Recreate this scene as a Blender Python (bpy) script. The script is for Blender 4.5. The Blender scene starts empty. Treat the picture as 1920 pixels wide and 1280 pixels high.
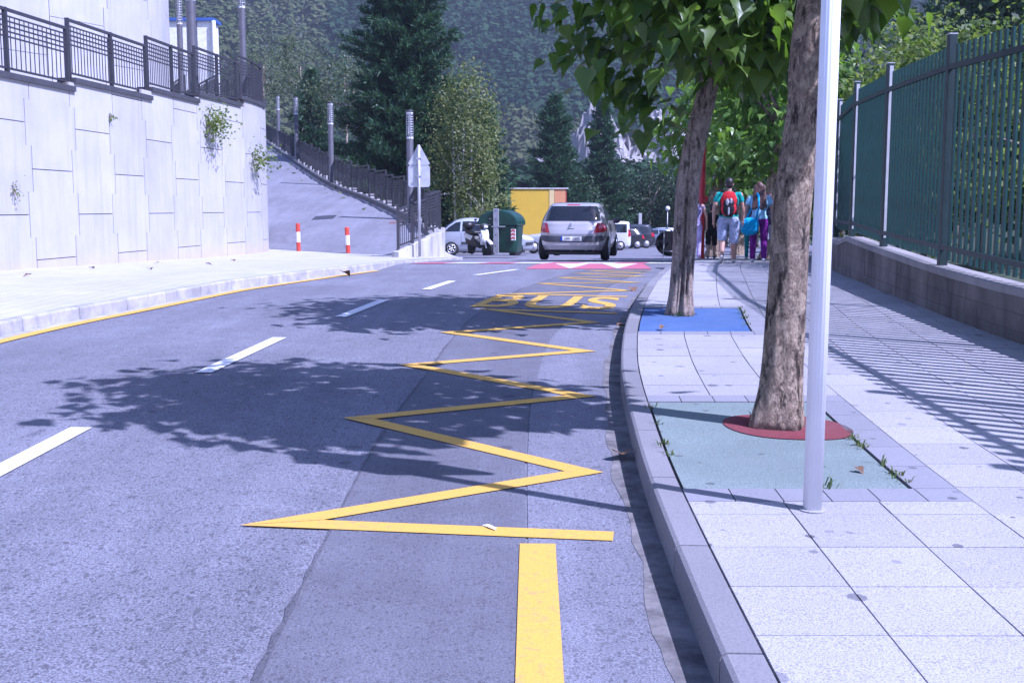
import bpy, bmesh, math, random
import numpy as np
from mathutils import Vector, Matrix, geometry as mgeo
R = math.radians
random.seed(7); rng = np.random.default_rng(7)
SC = bpy.context.scene
COL = SC.collection

# ------------------------------------------------------------------ camera, sky, sun, exposure
FPX = 2100.0; PITCH = math.atan(250/2100.0); CZ = 1.55
cam_d = bpy.data.cameras.new('camera'); cam = bpy.data.objects.new('camera', cam_d); COL.objects.link(cam)
cam.location = (0, 0, CZ); cam.rotation_euler = (R(90)-PITCH, 0, 0)
cam_d.sensor_width = 36; cam_d.lens = FPX/1920*36; cam_d.clip_start = .05; cam_d.clip_end = 3000
SC.camera = cam
SUN_DIR = Vector((.855, -.518, 0)).normalized(); SUN_EL = R(50)
world = bpy.data.worlds.new('World'); SC.world = world; world.use_nodes = True
wn = world.node_tree; bg = wn.nodes['Background']
sky = wn.nodes.new('ShaderNodeTexSky'); sky.sky_type = 'NISHITA'; sky.sun_disc = False
sky.sun_elevation = SUN_EL; sky.sun_rotation = math.atan2(SUN_DIR.x, SUN_DIR.y)
wn.links.new(sky.outputs[0], bg.inputs[0]); bg.inputs[1].default_value = .11
sd = bpy.data.lights.new('sun', 'SUN'); sun = bpy.data.objects.new('sun', sd); COL.objects.link(sun)
sd.energy = 4.6; sd.angle = R(.53); sd.color = (1, .955, .9)
to_sun = Vector((SUN_DIR.x*math.cos(SUN_EL), SUN_DIR.y*math.cos(SUN_EL), math.sin(SUN_EL)))
sun.rotation_euler = to_sun.to_track_quat('Z', 'Y').to_euler()
vs = SC.view_settings; vs.view_transform = 'Standard'; vs.look = 'None'; vs.gamma = 1; vs.exposure = .84
vs.use_curve_mapping = False
vs.use_white_balance = True; vs.white_balance_temperature = 5020; vs.white_balance_tint = 36

# ------------------------------------------------------------------ pixel and ground helpers
ZP = [(-8,-.24),(0,0),(4,.12),(8,.24),(12,.345),(16,.385),(20,.34),(24,.26),(28,.15),(30,.1),(32,.02),(41,-.25),(49,-.5),(71,-1.1),(88,-1.5),(110,-1.8),(2000,-1.8)]
_zx = [a for a, b in ZP]; _zy = [b for a, b in ZP]
def prof(y): return float(np.interp(y, _zx, _zy))
KH = .14
def ray(u, v):
    b = 640-v
    return Vector((u-960, FPX*math.cos(PITCH)+b*math.sin(PITCH), -FPX*math.sin(PITCH)+b*math.cos(PITCH)))
def G(u, v, off=0):
    d = ray(u, v); d /= d.y; y = 10.
    for i in range(200): y = y*.5+.5*(prof(y)+off-CZ)/d.z
    return Vector((d.x*y, y))
def AT(u, v, y):
    d = ray(u, v); d /= d.y
    return Vector((d.x*y, y, CZ+d.z*y))
def spline(pts):
    xs = [p[0] for p in pts]; ys = [p[1] for p in pts]; n = len(pts)
    m = [0]*n
    for i in range(n):
        a = max(i-1, 0); b = min(i+1, n-1); m[i] = (ys[b]-ys[a])/(xs[b]-xs[a])
    def f(x):
        if x <= xs[0]: return ys[0]+m[0]*(x-xs[0])
        if x >= xs[-1]: return ys[-1]+m[-1]*(x-xs[-1])
        i = max(k for k in range(n-1) if xs[k] <= x); h = xs[i+1]-xs[i]; t = (x-xs[i])/h
        return (2*t**3-3*t*t+1)*ys[i]+(t**3-2*t*t+t)*h*m[i]+(-2*t**3+3*t*t)*ys[i+1]+(t**3-t*t)*h*m[i+1]
    return f
kerb_x = spline([(-8,.85),(-2,.68),(1,.63),(3,.615),(5,.635),(6.2,.68),(8,.785),(9.5,.935),(11,1.125),(13.8,1.57),(18.6,2.43),(21,2.9),(24,3.55),(28,4.5),(34,6.2),(45,9.5)])
lkerb_x = spline([(-8,-6.3),(0,-5.95),(6,-5.5),(10.75,-4.95),(12.6,-4.6),(15.4,-4.13),(19.6,-3.38),(23.6,-2.75),(26.7,-2.2),(30,-1.5)])
fence_x = spline([(-4,4.45),(4,4.25),(9.5,4.28),(11.8,4.42),(14.7,4.75),(17.4,5.15),(22,6.1),(27,7.4),(34,9.6),(45,13)])
wall_z = spline([(0,.7),(9.5,.88),(12,.955),(14.8,1.05),(18,1.13),(24,1.13),(45,.7)])

# ------------------------------------------------------------------ scene object helpers
def tag(o, label=None, cat=None, group=None, kind=None):
    if label: o['label'] = label
    if cat: o['category'] = cat
    if group: o['group'] = group
    if kind: o['kind'] = kind
    return o
def thing(name, loc, label, cat, group=None, rz=0):
    o = bpy.data.objects.new(name, None); COL.objects.link(o); o.empty_display_size = .2
    o.location = loc; o.rotation_euler = (0, 0, rz)
    return tag(o, label, cat, group)
def place(o, parent, local=True):
    COL.objects.link(o)
    if parent is not None:
        o.parent = parent
        if not local:
            M = Matrix.Translation(parent.location) @ parent.rotation_euler.to_matrix().to_4x4()
            p = parent
            while p.parent is not None:
                p = p.parent
                M = (Matrix.Translation(p.location) @ p.rotation_euler.to_matrix().to_4x4()) @ M if p.matrix_parent_inverse == Matrix.Identity(4) else M
            o.matrix_parent_inverse = M.inverted()
    return o
def copy_tree(o, parent=None):
    c = o.copy(); COL.objects.link(c); c.parent = parent
    for ch in [k for k in bpy.data.objects if k.parent == o]: copy_tree(ch, c)
    return c
class MB:
    def __init__(s): s.v = []; s.f = []; s.m = []; s.cur = 0
    def add(s, vs, fs):
        n = len(s.v); s.v += [tuple(p) for p in vs]
        s.f += [tuple(i+n for i in f) for f in fs]; s.m += [s.cur]*len(fs)
        return s
    def quad(s, a, b, c, d): return s.add([a, b, c, d], [(0, 1, 2, 3)])
    def box(s, x0, x1, y0, y1, z0, z1):
        return s.add([(x0,y0,z0),(x1,y0,z0),(x1,y1,z0),(x0,y1,z0),(x0,y0,z1),(x1,y0,z1),(x1,y1,z1),(x0,y1,z1)],
            [(3,2,1,0),(4,5,6,7),(0,1,5,4),(1,2,6,5),(2,3,7,6),(3,0,4,7)])
    def hexa(s, p):  # 8 points, bottom ring then top ring
        return s.add(p, [(3,2,1,0),(4,5,6,7),(0,1,5,4),(1,2,6,5),(2,3,7,6),(3,0,4,7)])
    def bar(s, a, b, w, h=None, up=(0,0,1)):  # box beam from a to b
        a = Vector(a); b = Vector(b); h = h or w; d = (b-a).normalized(); up = Vector(up)
        if abs(d.dot(up)) > .99: up = Vector((0,1,0)) if abs(d.y) < .9 else Vector((1,0,0))
        x = d.cross(up).normalized()*w/2; y = x.cross(d).normalized()*h/2
        return s.hexa([a-x-y, a+x-y, a+x+y, a-x+y, b-x-y, b+x-y, b+x+y, b-x+y])
    def tube(s, pts, rad, n=8, cap=True, prof=None):
        pts = [Vector(p) for p in pts]; k = len(pts); base = len(s.v); ref = None; vs = []
        for i, p in enumerate(pts):
            d = (pts[min(i+1, k-1)]-pts[max(i-1, 0)])
            d = d.normalized() if d.length > 1e-9 else Vector((0,0,1))
            if ref is None:
                ref = Vector((1,0,0)) if abs(d.x) < .8 else Vector((0,1,0))
            x = (ref-d*ref.dot(d)).normalized(); y = d.cross(x); ref = x
            r = rad[i] if hasattr(rad, '__len__') else rad
            for j in range(n):
                a = 2*math.pi*j/n; q = r*(prof(a, i) if prof else 1)
                vs.append(p+x*math.cos(a)*q+y*math.sin(a)*q)
        fs = [(i*n+j, i*n+(j+1)%n, (i+1)*n+(j+1)%n, (i+1)*n+j) for i in range(k-1) for j in range(n)]
        if cap: fs += [tuple(range(n-1, -1, -1)), tuple(range((k-1)*n, k*n))]
        return s.add(vs, fs)
    def lathe(s, prf, n=16, c=(0,0,0), axis='z'):
        vs = []
        for r, z in prf:
            for j in range(n):
                a = 2*math.pi*j/n; p = (r*math.cos(a), r*math.sin(a), z)
                if axis == 'x': p = (p[2], p[0], p[1])
                if axis == 'y': p = (p[0], p[2], p[1])
                vs.append((p[0]+c[0], p[1]+c[1], p[2]+c[2]))
        k = len(prf)
        fs = [(i*n+j, i*n+(j+1)%n, (i+1)*n+(j+1)%n, (i+1)*n+j) for i in range(k-1) for j in range(n)]
        fs += [tuple(range(n-1, -1, -1)), tuple(range((k-1)*n, k*n))]
        return s.add(vs, fs)
    def prism(s, poly, f0, f1):  # poly list of 2d, f0/f1 map 2d->3d
        n = len(poly)
        return s.add([f0(p) for p in poly]+[f1(p) for p in poly],
            [tuple(range(n-1, -1, -1)), tuple(range(n, 2*n))]+[(i, (i+1)%n, n+(i+1)%n, n+i) for i in range(n)])
    def ell(s, c, r, nu=12, nv=8, jit=0):
        vs = []; 
        for i in range(nv+1):
            t = math.pi*i/nv
            for j in range(nu):
                a = 2*math.pi*j/nu; k = 1+jit*(random.random()-.5)
                vs.append((c[0]+r[0]*math.sin(t)*math.cos(a)*k, c[1]+r[1]*math.sin(t)*math.sin(a)*k, c[2]+r[2]*math.cos(t)*k))
        return s.add(vs, [(i*nu+j, (i+1)*nu+j, (i+1)*nu+(j+1)%nu, i*nu+(j+1)%nu) for i in range(nv) for j in range(nu)])
    def mesh(s, name, mats, smooth=False):
        me = bpy.data.meshes.new(name); me.from_pydata([tuple(p) for p in s.v], [], s.f)
        for m in (mats if isinstance(mats, (list, tuple)) else [mats]): me.materials.append(m)
        if any(s.m): me.polygons.foreach_set('material_index', s.m)
        if smooth: me.polygons.foreach_set('use_smooth', [True]*len(me.polygons))
        bm = bmesh.new(); bm.from_mesh(me); bmesh.ops.recalc_face_normals(bm, faces=bm.faces); bm.to_mesh(me); bm.free()
        me.update(); return me
    def build(s, name, mats, parent=None, smooth=False, local=True, bevel=0):
        o = bpy.data.objects.new(name, s.mesh(name, mats, smooth)); place(o, parent, local)
        if bevel:
            b = o.modifiers.new('bevel', 'BEVEL'); b.width = bevel; b.segments = 2; b.limit_method = 'ANGLE'
        return o
def sheet(name, rows, mat, kind='structure', parent=None, label=None):  # rows: list of rows of 3d points
    m = MB(); n = len(rows[0]); vs = [p for r in rows for p in r]
    m.add(vs, [(i*n+j, i*n+j+1, (i+1)*n+j+1, (i+1)*n+j) for i in range(len(rows)-1) for j in range(n-1)])
    o = m.build(name, mat, parent, local=False)
    for p in o.data.polygons:
        if p.normal.z < 0: o.data.flip_normals(); break
    if kind: o['kind'] = kind
    if label: o['label'] = label
    return o

# ------------------------------------------------------------------ materials
class NT:
    def __init__(s, name):
        s.mat = bpy.data.materials.new(name); s.mat.use_nodes = True; s.t = s.mat.node_tree
        s.b = s.t.nodes['Principled BSDF']; s.out = s.t.nodes['Material Output']
        s.co = s.t.nodes.new('ShaderNodeTexCoord').outputs['Object']
    def link(s, a, b): s.t.links.new(a, b)
    def put(s, sock, v):
        if hasattr(v, 'is_output'): s.link(v, sock)
        elif isinstance(v, (tuple, list)): sock.default_value = (*v[:3], 1) if len(sock.default_value) == 4 else v
        else: sock.default_value = v
    def noise(s, scale, detail=4, rough=.55, co=None, dist=0):
        n = s.t.nodes.new('ShaderNodeTexNoise'); n.inputs['Scale'].default_value = scale
        n.inputs['Detail'].default_value = detail; n.inputs['Roughness'].default_value = rough
        n.inputs['Distortion'].default_value = dist; s.link(co or s.co, n.inputs['Vector']); return n.outputs['Fac']
    def vor(s, scale, feat='F1', co=None, out='Distance', rnd=1, dim='3D'):
        n = s.t.nodes.new('ShaderNodeTexVoronoi'); n.voronoi_dimensions = dim; n.feature = feat; n.inputs['Scale'].default_value = scale
        n.inputs['Randomness'].default_value = rnd; s.link(co or s.co, n.inputs['Vector']); return n.outputs[out]
    def mix(s, f, a, b, mode='MIX'):
        n = s.t.nodes.new('ShaderNodeMix'); n.data_type = 'RGBA'; n.blend_type = mode
        s.put(n.inputs[0], f); s.put(n.inputs[6], a); s.put(n.inputs[7], b); return n.outputs[2]
    def ramp(s, f, stops):
        n = s.t.nodes.new('ShaderNodeValToRGB'); e = n.color_ramp.elements
        while len(e) < len(stops): e.new(.5)
        for k, (p, c) in enumerate(stops):
            e[k].position = p; e[k].color = (*c, 1) if isinstance(c, (tuple, list)) else (c, c, c, 1)
        s.link(f, n.inputs[0]); return n.outputs[0]
    def math(s, op, a, b=0):
        n = s.t.nodes.new('ShaderNodeMath'); n.operation = op; s.put(n.inputs[0], a); s.put(n.inputs[1], b); return n.outputs[0]
    def scale(s, v, co=None):
        n = s.t.nodes.new('ShaderNodeMapping'); n.inputs['Scale'].default_value = v; s.link(co or s.co, n.inputs['Vector']); return n.outputs[0]
    def bump(s, h, strength=.3, dist=.01):
        n = s.t.nodes.new('ShaderNodeBump'); n.inputs['Strength'].default_value = strength; n.inputs['Distance'].default_value = dist
        s.link(h, n.inputs['Height']); s.link(n.outputs[0], s.b.inputs['Normal'])
    def orand(s): return s.t.nodes.new('ShaderNodeObjectInfo').outputs['Random']
    def island(s): return s.t.nodes.new('ShaderNodeNewGeometry').outputs['Random Per Island']
    def done(s, col, rough=.8, metal=0, spec=.5):
        s.put(s.b.inputs['Base Color'], col); s.put(s.b.inputs['Roughness'], rough); s.put(s.b.inputs['Metallic'], metal)
        s.b.inputs['Specular IOR Level'].default_value = spec; return s.mat
def plain(name, c, rough=.6, metal=0, var=.15, scale=6, spec=.5, bump=0, bscale=40):
    n = NT(name); f = n.noise(scale, 5)
    col = n.mix(n.ramp(f, [(.3, 0), (.7, 1)]), tuple(x*(1-var) for x in c), tuple(min(1, x*(1+var)) for x in c))
    if bump: n.bump(n.noise(bscale, 4), bump, .01)
    return n.done(col, rough, metal, spec)
M = {}
def asphalt(name, base, contrast, coarse, light):
    n = NT(name)
    sp = n.ramp(n.noise(coarse, 3, .7), [(.36, base*(1-contrast)), (.5, base), (.66, base*(1+contrast))])
    sp = n.mix(n.ramp(n.vor(coarse*.55), [(.0, 1), (.16, 0)]), sp, (base*.42,)*3)          # pits between the stones
    sp = n.mix(n.ramp(n.vor(coarse*.8, co=n.scale((1.3, .9, 1))), [(.0, .8), (.13, 0)]), sp, (light,)*3)
    for psc, pr_, pk in ((34, .2, .62), (19, .16, .55)):                                   # open pits and dark stones that read at arm's length
        rc = n.t.nodes.new('ShaderNodeSeparateColor'); pco = n.scale((1, .75, 1)); n.link(n.vor(psc*coarse/135, out='Color', dim='2D', co=pco), rc.inputs[0])
        pit_ = n.math('LESS_THAN', n.math('ADD', n.vor(psc*coarse/135, dim='2D', co=pco), n.math('MULTIPLY', n.noise(200, 2), .12)), n.math('MULTIPLY', rc.outputs[0], pr_+.12))
        sp = n.mix(n.math('MULTIPLY', pit_, pk*min(1, contrast*1.7)), sp, (base*.38,)*3)
    big = n.ramp(n.noise(.55, 4), [(.3, .86), (.7, 1.1)])
    sp = n.mix(1, sp, big, 'MULTIPLY')
    mid = n.ramp(n.noise(5, 3), [(.35, .93), (.65, 1.06)]); sp = n.mix(1, sp, mid, 'MULTIPLY')
    cell = n.vor(1.3, dim='2D'); rc = n.t.nodes.new('ShaderNodeSeparateColor'); n.link(n.vor(1.3, out='Color', dim='2D'), rc.inputs[0])
    spot = n.math('MULTIPLY', n.math('LESS_THAN', n.math('ADD', cell, n.math('MULTIPLY', n.noise(30, 2), .05)), n.math('MULTIPLY', rc.outputs[0], .085)), .55)
    sp = n.mix(spot, sp, (base*.4,)*3)
    sp = n.mix(1, sp, n.ramp(n.noise(1.6, 5, co=n.scale((1.6, .16, 1))), [(.35, .9), (.68, 1.09)]), 'MULTIPLY')   # faint wheel tracks
    sp = n.mix(1, sp, (.95, .955, 1.08), 'MULTIPLY')
    n.bump(n.noise(coarse, 3, .7), .5, .006)
    return n.done(sp, .88, 0, .3)
M['asphalt'] = asphalt('asphalt_old', .18, .6, 120, .48)
M['asphalt_patch'] = asphalt('asphalt_patch', .143, .4, 160, .32)
M['asphalt_right'] = asphalt('asphalt_worn', .19, .5, 135, .42)
M['asphalt_ramp'] = asphalt('asphalt_ramp', .2, .14, 60, .26)
M['asphalt_lot'] = asphalt('asphalt_lot', .19, .15, 50, .25)
def granular(name, c, spk, scale=170, gum=True, tilevar=.06):
    n = NT(name)
    f = n.noise(scale, 2, .8); col = n.mix(n.ramp(f, [(.40, 1), (.5, 0)]), c, tuple(x*spk for x in c))
    big = n.ramp(n.noise(1.3, 5), [(.3, .93), (.7, 1.05)]); col = n.mix(1, col, big, 'MULTIPLY')
    orr = n.ramp(n.orand(), [(0, 1-tilevar), (1, 1+tilevar*.4)]); col = n.mix(1, col, orr, 'MULTIPLY')
    if gum:
        wob = n.math('MULTIPLY', n.noise(60, 2), .045)
        for sc, k in ((2.1, 1), (3.3, 1)):
            rc = n.t.nodes.new('ShaderNodeSeparateColor'); n.link(n.vor(sc, out='Color', dim='2D'), rc.inputs[0])
            r = n.math('MULTIPLY', n.math('GREATER_THAN', rc.outputs[0], .35), n.math('ADD', n.math('MULTIPLY', rc.outputs[2], .055), .05))
            s_ = n.math('LESS_THAN', n.math('ADD', n.vor(sc, dim='2D'), wob), n.math('ADD', r, .0))
            col = n.mix(n.math('MULTIPLY', s_, n.math('ADD', n.math('MULTIPLY', rc.outputs[1], .6), .3)), col, (.09, .09, .1))
    n.bump(f, .25, .004)
    return n.done(col, .85, 0, .3)
M['tile'] = granular('pale_paving', (.395, .385, .385), .5, 165, True, .1)
M['tile_dark'] = granular('grey_paver', (.25, .25, .265), .85, 120)
M['kerb'] = granular('kerb_stone', (.225, .22, .222), .8, 110, False, .14)
M['joint'] = plain('joint_sand', (.16, .15, .14), .95, var=.3, scale=20)
def kerb_old():
    n = NT('kerb_old'); f = n.noise(3, 6, .65)
    col = n.mix(n.ramp(f, [(.35, 0), (.65, 1)]), (.27, .265, .265), (.46, .45, .44))
    st = n.noise(4, 5, co=n.scale((3, 3, .6))); col = n.mix(n.ramp(st, [(.55, 0), (.7, .3)]), col, (.15, .15, .15))
    n.bump(n.noise(25, 5), .4, .01); return n.done(col, .9, 0, .3)
M['kerb_old'] = kerb_old()
def rubber(name, c):
    n = NT(name); f = n.noise(120, 2, .8)
    col = n.mix(n.ramp(f, [(.38, 0), (.62, 1)]), tuple(x*.72 for x in c), tuple(min(1, x*1.25) for x in c))
    col = n.mix(n.ramp(n.noise(2.5, 5), [(.35, 0), (.75, .3)]), col, tuple(.5*x+.12 for x in c))
    wob = n.math('MULTIPLY', n.noise(60, 2), .045); rc = n.t.nodes.new('ShaderNodeSeparateColor'); n.link(n.vor(3.1, out='Color', dim='2D'), rc.inputs[0])
    s_ = n.math('LESS_THAN', n.math('ADD', n.vor(3.1, dim='2D'), wob), n.math('MULTIPLY', n.math('GREATER_THAN', rc.outputs[0], .4), n.math('ADD', n.math('MULTIPLY', rc.outputs[2], .05), .045)))
    col = n.mix(n.math('MULTIPLY', s_, .55), col, (.05, .05, .055))
    col = n.mix(n.ramp(n.noise(7, 6, .7), [(.6, 0), (.78, .35)]), col, (.3, .3, .29)); col = n.mix(n.ramp(n.noise(1.4, 4), [(.35, .3), (.6, 0)]), col, tuple(x*.5 for x in c))
    n.bump(f, .6, .008); return n.done(col, .9, 0, .3)
M['rub_green'] = rubber('rubber_green', (.195, .245, .222)); M['rub_red'] = rubber('rubber_red', (.2, .04, .045)); M['rub_blue'] = rubber('rubber_blue', (.07, .135, .3))
def paint(name, c, wear=.5):
    n = NT(name); f = n.noise(28, 6, .7); g = n.noise(3, 4)
    w = n.math('MULTIPLY', n.ramp(f, [(.52, 0), (.66, 1)]), n.ramp(g, [(.4, .12), (.65, 1)]))
    sp = n.ramp(n.noise(130, 3, .7), [(.35, .82), (.6, 1.04)])
    col = n.mix(1, n.mix(n.math('MULTIPLY', w, wear), c, (.2, .19, .19)), sp, 'MULTIPLY')
    n.bump(n.noise(100, 3), .3, .004); return n.done(col, .7, 0, .3)
M['yellow'] = paint('yellow_paint', (.64, .385, .062)); M['white_p'] = paint('white_paint', (.72, .72, .70)); M['red_p'] = paint('red_road_paint', (.45, .12, .165))
M['white_worn'] = paint('white_worn_paint', (.52, .52, .51), .5)
def concrete(name, lo, hi, streak, rust=0):
    n = NT(name); f = n.noise(1.1, 6, .6)
    col = n.mix(n.ramp(f, [(.3, 0), (.7, 1)]), lo, hi)
    st = n.noise(2.2, 5, .6, co=n.scale((2.6, 2.6, .22)))
    col = n.mix(n.math('MULTIPLY', n.ramp(st, [(.48, 0), (.68, 1)]), streak), col, tuple(x*.45 for x in lo))
    orr = n.ramp(n.orand(), [(0, .95), (1, 1.04)]); col = n.mix(1, col, orr, 'MULTIPLY')
    if rust:
        z = n.t.nodes.new('ShaderNodeSeparateXYZ'); n.link(n.co, z.inputs[0])
        foot = n.math('MULTIPLY', n.ramp(n.math('ADD', z.outputs[2], n.math('MULTIPLY', n.noise(3, 4), .5)), [(.42, 1), (.95, 0)]), rust)
        col = n.mix(foot, col, (.50, .38, .27))
    n.bump(n.noise(14, 6), .2, .01); return n.done(col, .9, 0, .3)
M['panel'] = concrete('pale_concrete_panel', (.385, .38, .38), (.46, .45, .44), .16, .55)
M['wallgap'] = concrete('dark_joint', (.15, .12, .1), (.19, .16, .14), .1)
M['lowwall'] = concrete('stained_block', (.08, .07, .064), (.23, .205, .185), .5)
M['coping'] = concrete('pale_coping', (.23, .22, .21), (.33, .31, .29), .3)
M['wing'] = concrete('weathered_parapet', (.40, .39, .38), (.52, .51, .5), .65)
M['steel_dark'] = plain('dark_grey_steel', (.05, .05, .057), .5, .2)
M['steel_lamp'] = plain('lamp_grey', (.075, .075, .085), .45, .2)
M['alu'] = plain('aluminium', (.78, .78, .8), .5, .1, .05, 3)
M['galv'] = plain('galvanised', (.42, .43, .45), .5, .5)
M['signback'] = plain('sign_back', (.47, .48, .5), .5, .3)
M['fence'] = plain('green_fence', (.005, .054, .044), .5, .1, .2)
M['fence_d'] = plain('green_fence_rail', (.014, .034, .032), .5, .1, .2)
M['chip'] = plain('chipped_zinc', (.5, .5, .5), .5, .3)
M['red'] = plain('red_lacquer', (.45, .015, .02), .4); M['redo'] = plain('red_orange', (.55, .06, .035), .5); M['white'] = plain('white_coat', (.75, .75, .74), .5)
M['black'] = plain('black_plastic', (.012, .012, .014), .45); M['dark'] = plain('dark_grey', (.045, .047, .052), .5)
def bark(name, lo, hi, tip, chip=.55):
    n = NT(name); f = n.noise(20, 10, .78, n.scale((1, 1, .5)), .6); g = n.noise(13, 7, .7, n.scale((1, 1, .6)), 1.2); fine = n.noise(90, 4, .7, n.scale((1, 1, .6)))
    col = n.ramp(f, [(.36, lo), (.5, hi), (.62, tuple(x*1.25 for x in hi))])
    col = n.mix(n.ramp(g, [(chip, 0), (chip+.05, .85)]), col, tip)                     # places where the outer flakes came off
    col = n.mix(n.ramp(n.noise(16, 6, .7, n.scale((1, 1, .3))), [(.38, .9), (.46, 0)]), col, tuple(x*.5 for x in lo))
    col = n.mix(1, col, n.ramp(fine, [(.3, .6), (.7, 1.3)]), 'MULTIPLY')
    col = n.mix(n.ramp(n.noise(1.7, 4), [(.5, 0), (.72, .4)]), col, (.12, .105, .1))
    h = n.math('ADD', n.math('SUBTRACT', f, n.math('MULTIPLY', n.ramp(g, [(chip, 0), (chip+.05, 1)]), .12)), n.math('MULTIPLY', fine, .25))
    n.bump(h, 1, .05); return n.done(col, .92, 0, .2)
M['bark'] = bark('flaky_bark', (.075, .058, .048), (.36, .275, .2), (.62, .49, .35), .49); M['bark2'] = bark('smooth_bark', (.17, .13, .11), (.45, .36, .29), (.6, .48, .37), .54)
M['wood'] = bark('split_wood', (.05, .045, .045), (.17, .155, .15), (.28, .26, .25))
M['pinebark'] = plain('pine_bark', (.06, .045, .035), .95, var=.4, scale=12)
M['birchbark'] = NT('birch_bark'); _n = M['birchbark']; M['birchbark'] = _n.done(_n.mix(_n.ramp(_n.noise(5, 4, co=_n.scale((1, 1, 3))), [(.5, 0), (.6, 1)]), (.6, .58, .55), (.06, .05, .05)), .85)
def leafmat(name, dark, mid, light, trans=.35, yellow=None, vary=1.2, rough=.5, spec=.3):
    n = NT(name); f = n.math('ADD', n.math('MULTIPLY', n.island(), .6), n.math('MULTIPLY', n.noise(vary, 3), .4))
    stops = [(.25, dark), (.5, mid), (.75, light)]
    col = n.ramp(f, stops)
    if yellow: col = n.mix(n.math('GREATER_THAN', n.island(), .93), col, yellow)
    n.done(col, rough, 0, spec); tr = n.t.nodes.new('ShaderNodeBsdfTranslucent'); n.put(tr.inputs[0], n.mix(1, col, (1.5, 1.7, .7), 'MULTIPLY'))
    mx = n.t.nodes.new('ShaderNodeMixShader'); mx.inputs[0].default_value = trans
    n.link(n.b.outputs[0], mx.inputs[1]); n.link(tr.outputs[0], mx.inputs[2]); n.link(mx.outputs[0], n.out.inputs[0]); return n.mat
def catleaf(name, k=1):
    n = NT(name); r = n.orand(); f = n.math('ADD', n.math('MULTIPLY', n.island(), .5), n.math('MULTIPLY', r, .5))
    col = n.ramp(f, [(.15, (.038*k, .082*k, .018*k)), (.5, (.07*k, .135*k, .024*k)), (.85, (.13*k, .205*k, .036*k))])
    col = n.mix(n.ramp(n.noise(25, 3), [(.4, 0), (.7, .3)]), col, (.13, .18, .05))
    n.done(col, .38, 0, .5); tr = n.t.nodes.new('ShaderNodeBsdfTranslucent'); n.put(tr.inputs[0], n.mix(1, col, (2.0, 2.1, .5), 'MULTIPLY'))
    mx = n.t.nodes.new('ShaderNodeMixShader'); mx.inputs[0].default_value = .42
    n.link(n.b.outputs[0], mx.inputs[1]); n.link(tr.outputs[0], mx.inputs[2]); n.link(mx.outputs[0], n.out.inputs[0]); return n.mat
M['cat'] = catleaf('catalpa_leaf'); M['cat2'] = catleaf('sunlit_catalpa_leaf', 1.55)  # second copy is brightened: sunlight on the far crowns put into leaf colour
M['pine'] = leafmat('pine_needle', (.015, .045, .025), (.034, .085, .042), (.07, .135, .062), .22)
M['birch'] = leafmat('birch_leaf', (.07, .1, .03), (.135, .165, .055), (.23, .24, .1), .4)
M['decid'] = leafmat('dark_leaf', (.012, .03, .012), (.025, .055, .02), (.05, .085, .032), .2)
M['shrub'] = leafmat('shrub_leaf', (.07, .11, .022), (.12, .17, .035), (.2, .235, .065), .42)
M['willow'] = leafmat('grey_green_leaf', (.05, .075, .04), (.085, .115, .06), (.14, .165, .09), .3)
M['forest'] = leafmat('hill_forest', (.016, .038, .02), (.024, .052, .025), (.036, .068, .03), .1, vary=.02, rough=1, spec=0)
M['forest_l'] = leafmat('hill_forest_light', (.045, .065, .026), (.062, .082, .032), (.085, .1, .042), .1, vary=.02, rough=1, spec=0)
M['grass'] = leafmat('grass_blade', (.05, .09, .02), (.08, .13, .03), (.15, .17, .06), .3)
M['earth'] = plain('earth', (.12, .11, .06), .95, var=.4, scale=.6)
M['hill'] = plain('hill_soil', (.05, .065, .035), .95, var=.35, scale=.05)
M['rock'] = plain('pale_rock', (.26, .245, .235), .9, var=.4, scale=.35, bump=1, bscale=1)
M['dryleaf'] = plain('dry_leaf', (.16, .085, .04), .8, var=.4, scale=30)
def carpaint(name, c, metal=.5, rough=.3):
    n = NT(name); n.b.inputs['Coat Weight'].default_value = .8; n.b.inputs['Coat Roughness'].default_value = .06
    return n.done(n.mix(n.ramp(n.noise(2.2, 3), [(.3, .0), (.7, .25)]), c, tuple(x*.75 for x in c)), rough, metal)
M['glass'] = NT('car_glass').done((.012, .015, .018), .04, 0, .8)
M['tyre'] = plain('tyre_rubber', (.018, .018, .019), .85); M['rim'] = plain('alloy', (.55, .55, .57), .35, .6)
M['tail'] = NT('tail_lamp').done((.38, .012, .03), .15, 0, .6); M['lampclear'] = NT('clear_lamp').done((.6, .6, .62), .12, 0, .7); M['tail_pink'] = NT('clear_red_lamp').done((.5, .16, .22), .15, 0, .6)

# ================================================================== ground, road, pavements
def road_z(y):
    t = 0
    if 23.5 < y: t = min(1, (y-23.5)/1.4)*.08
    if y > 29.6: t *= max(0, 1-(y-29.6)/1.2)
    return prof(y)+t
ys_far = [-8,-4,0,4,8,12,16,20,24,28,30,32,41,49,60,71,88,110,140,180,240,300]
def hill(x, y):
    z = prof(y)-.05
    z += max(0, y-300)*.5+max(0, min(y-150, 150))*.04
    z += max(0, -x-18-.12*max(0, 80-y))*.28*min(1, max(0, (y-30)/40))*(1 if y < 300 else max(0, 1-(y-300)/300))
    xr = x-(fence_x(min(y, 45))+1.5+max(0, y-45)*.5)
    z += max(0, min(xr, 60))*.34*min(1, max(0, 1-(y-120)/150))
    return z+1.2*math.sin(x*.05)*math.sin(y*.043)*(1 if y > 140 else 0)
gx = [-700,-450,-300,-200,-140,-100,-75,-55,-40,-30,-24,-20,-16,-12,-8,-4,0,4,8,10,12,15,20,26,34,45,60,80,110,150,210,300,450,700]
gy = [-60,-30,-15,-8,-4,0,4,8,12,16,20,24,28,30,32,36,41,45,49,55,60,66,71,80,88,98,110,125,140,160,180,210,240,270,300,340,380,420,470,540,640]
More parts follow.
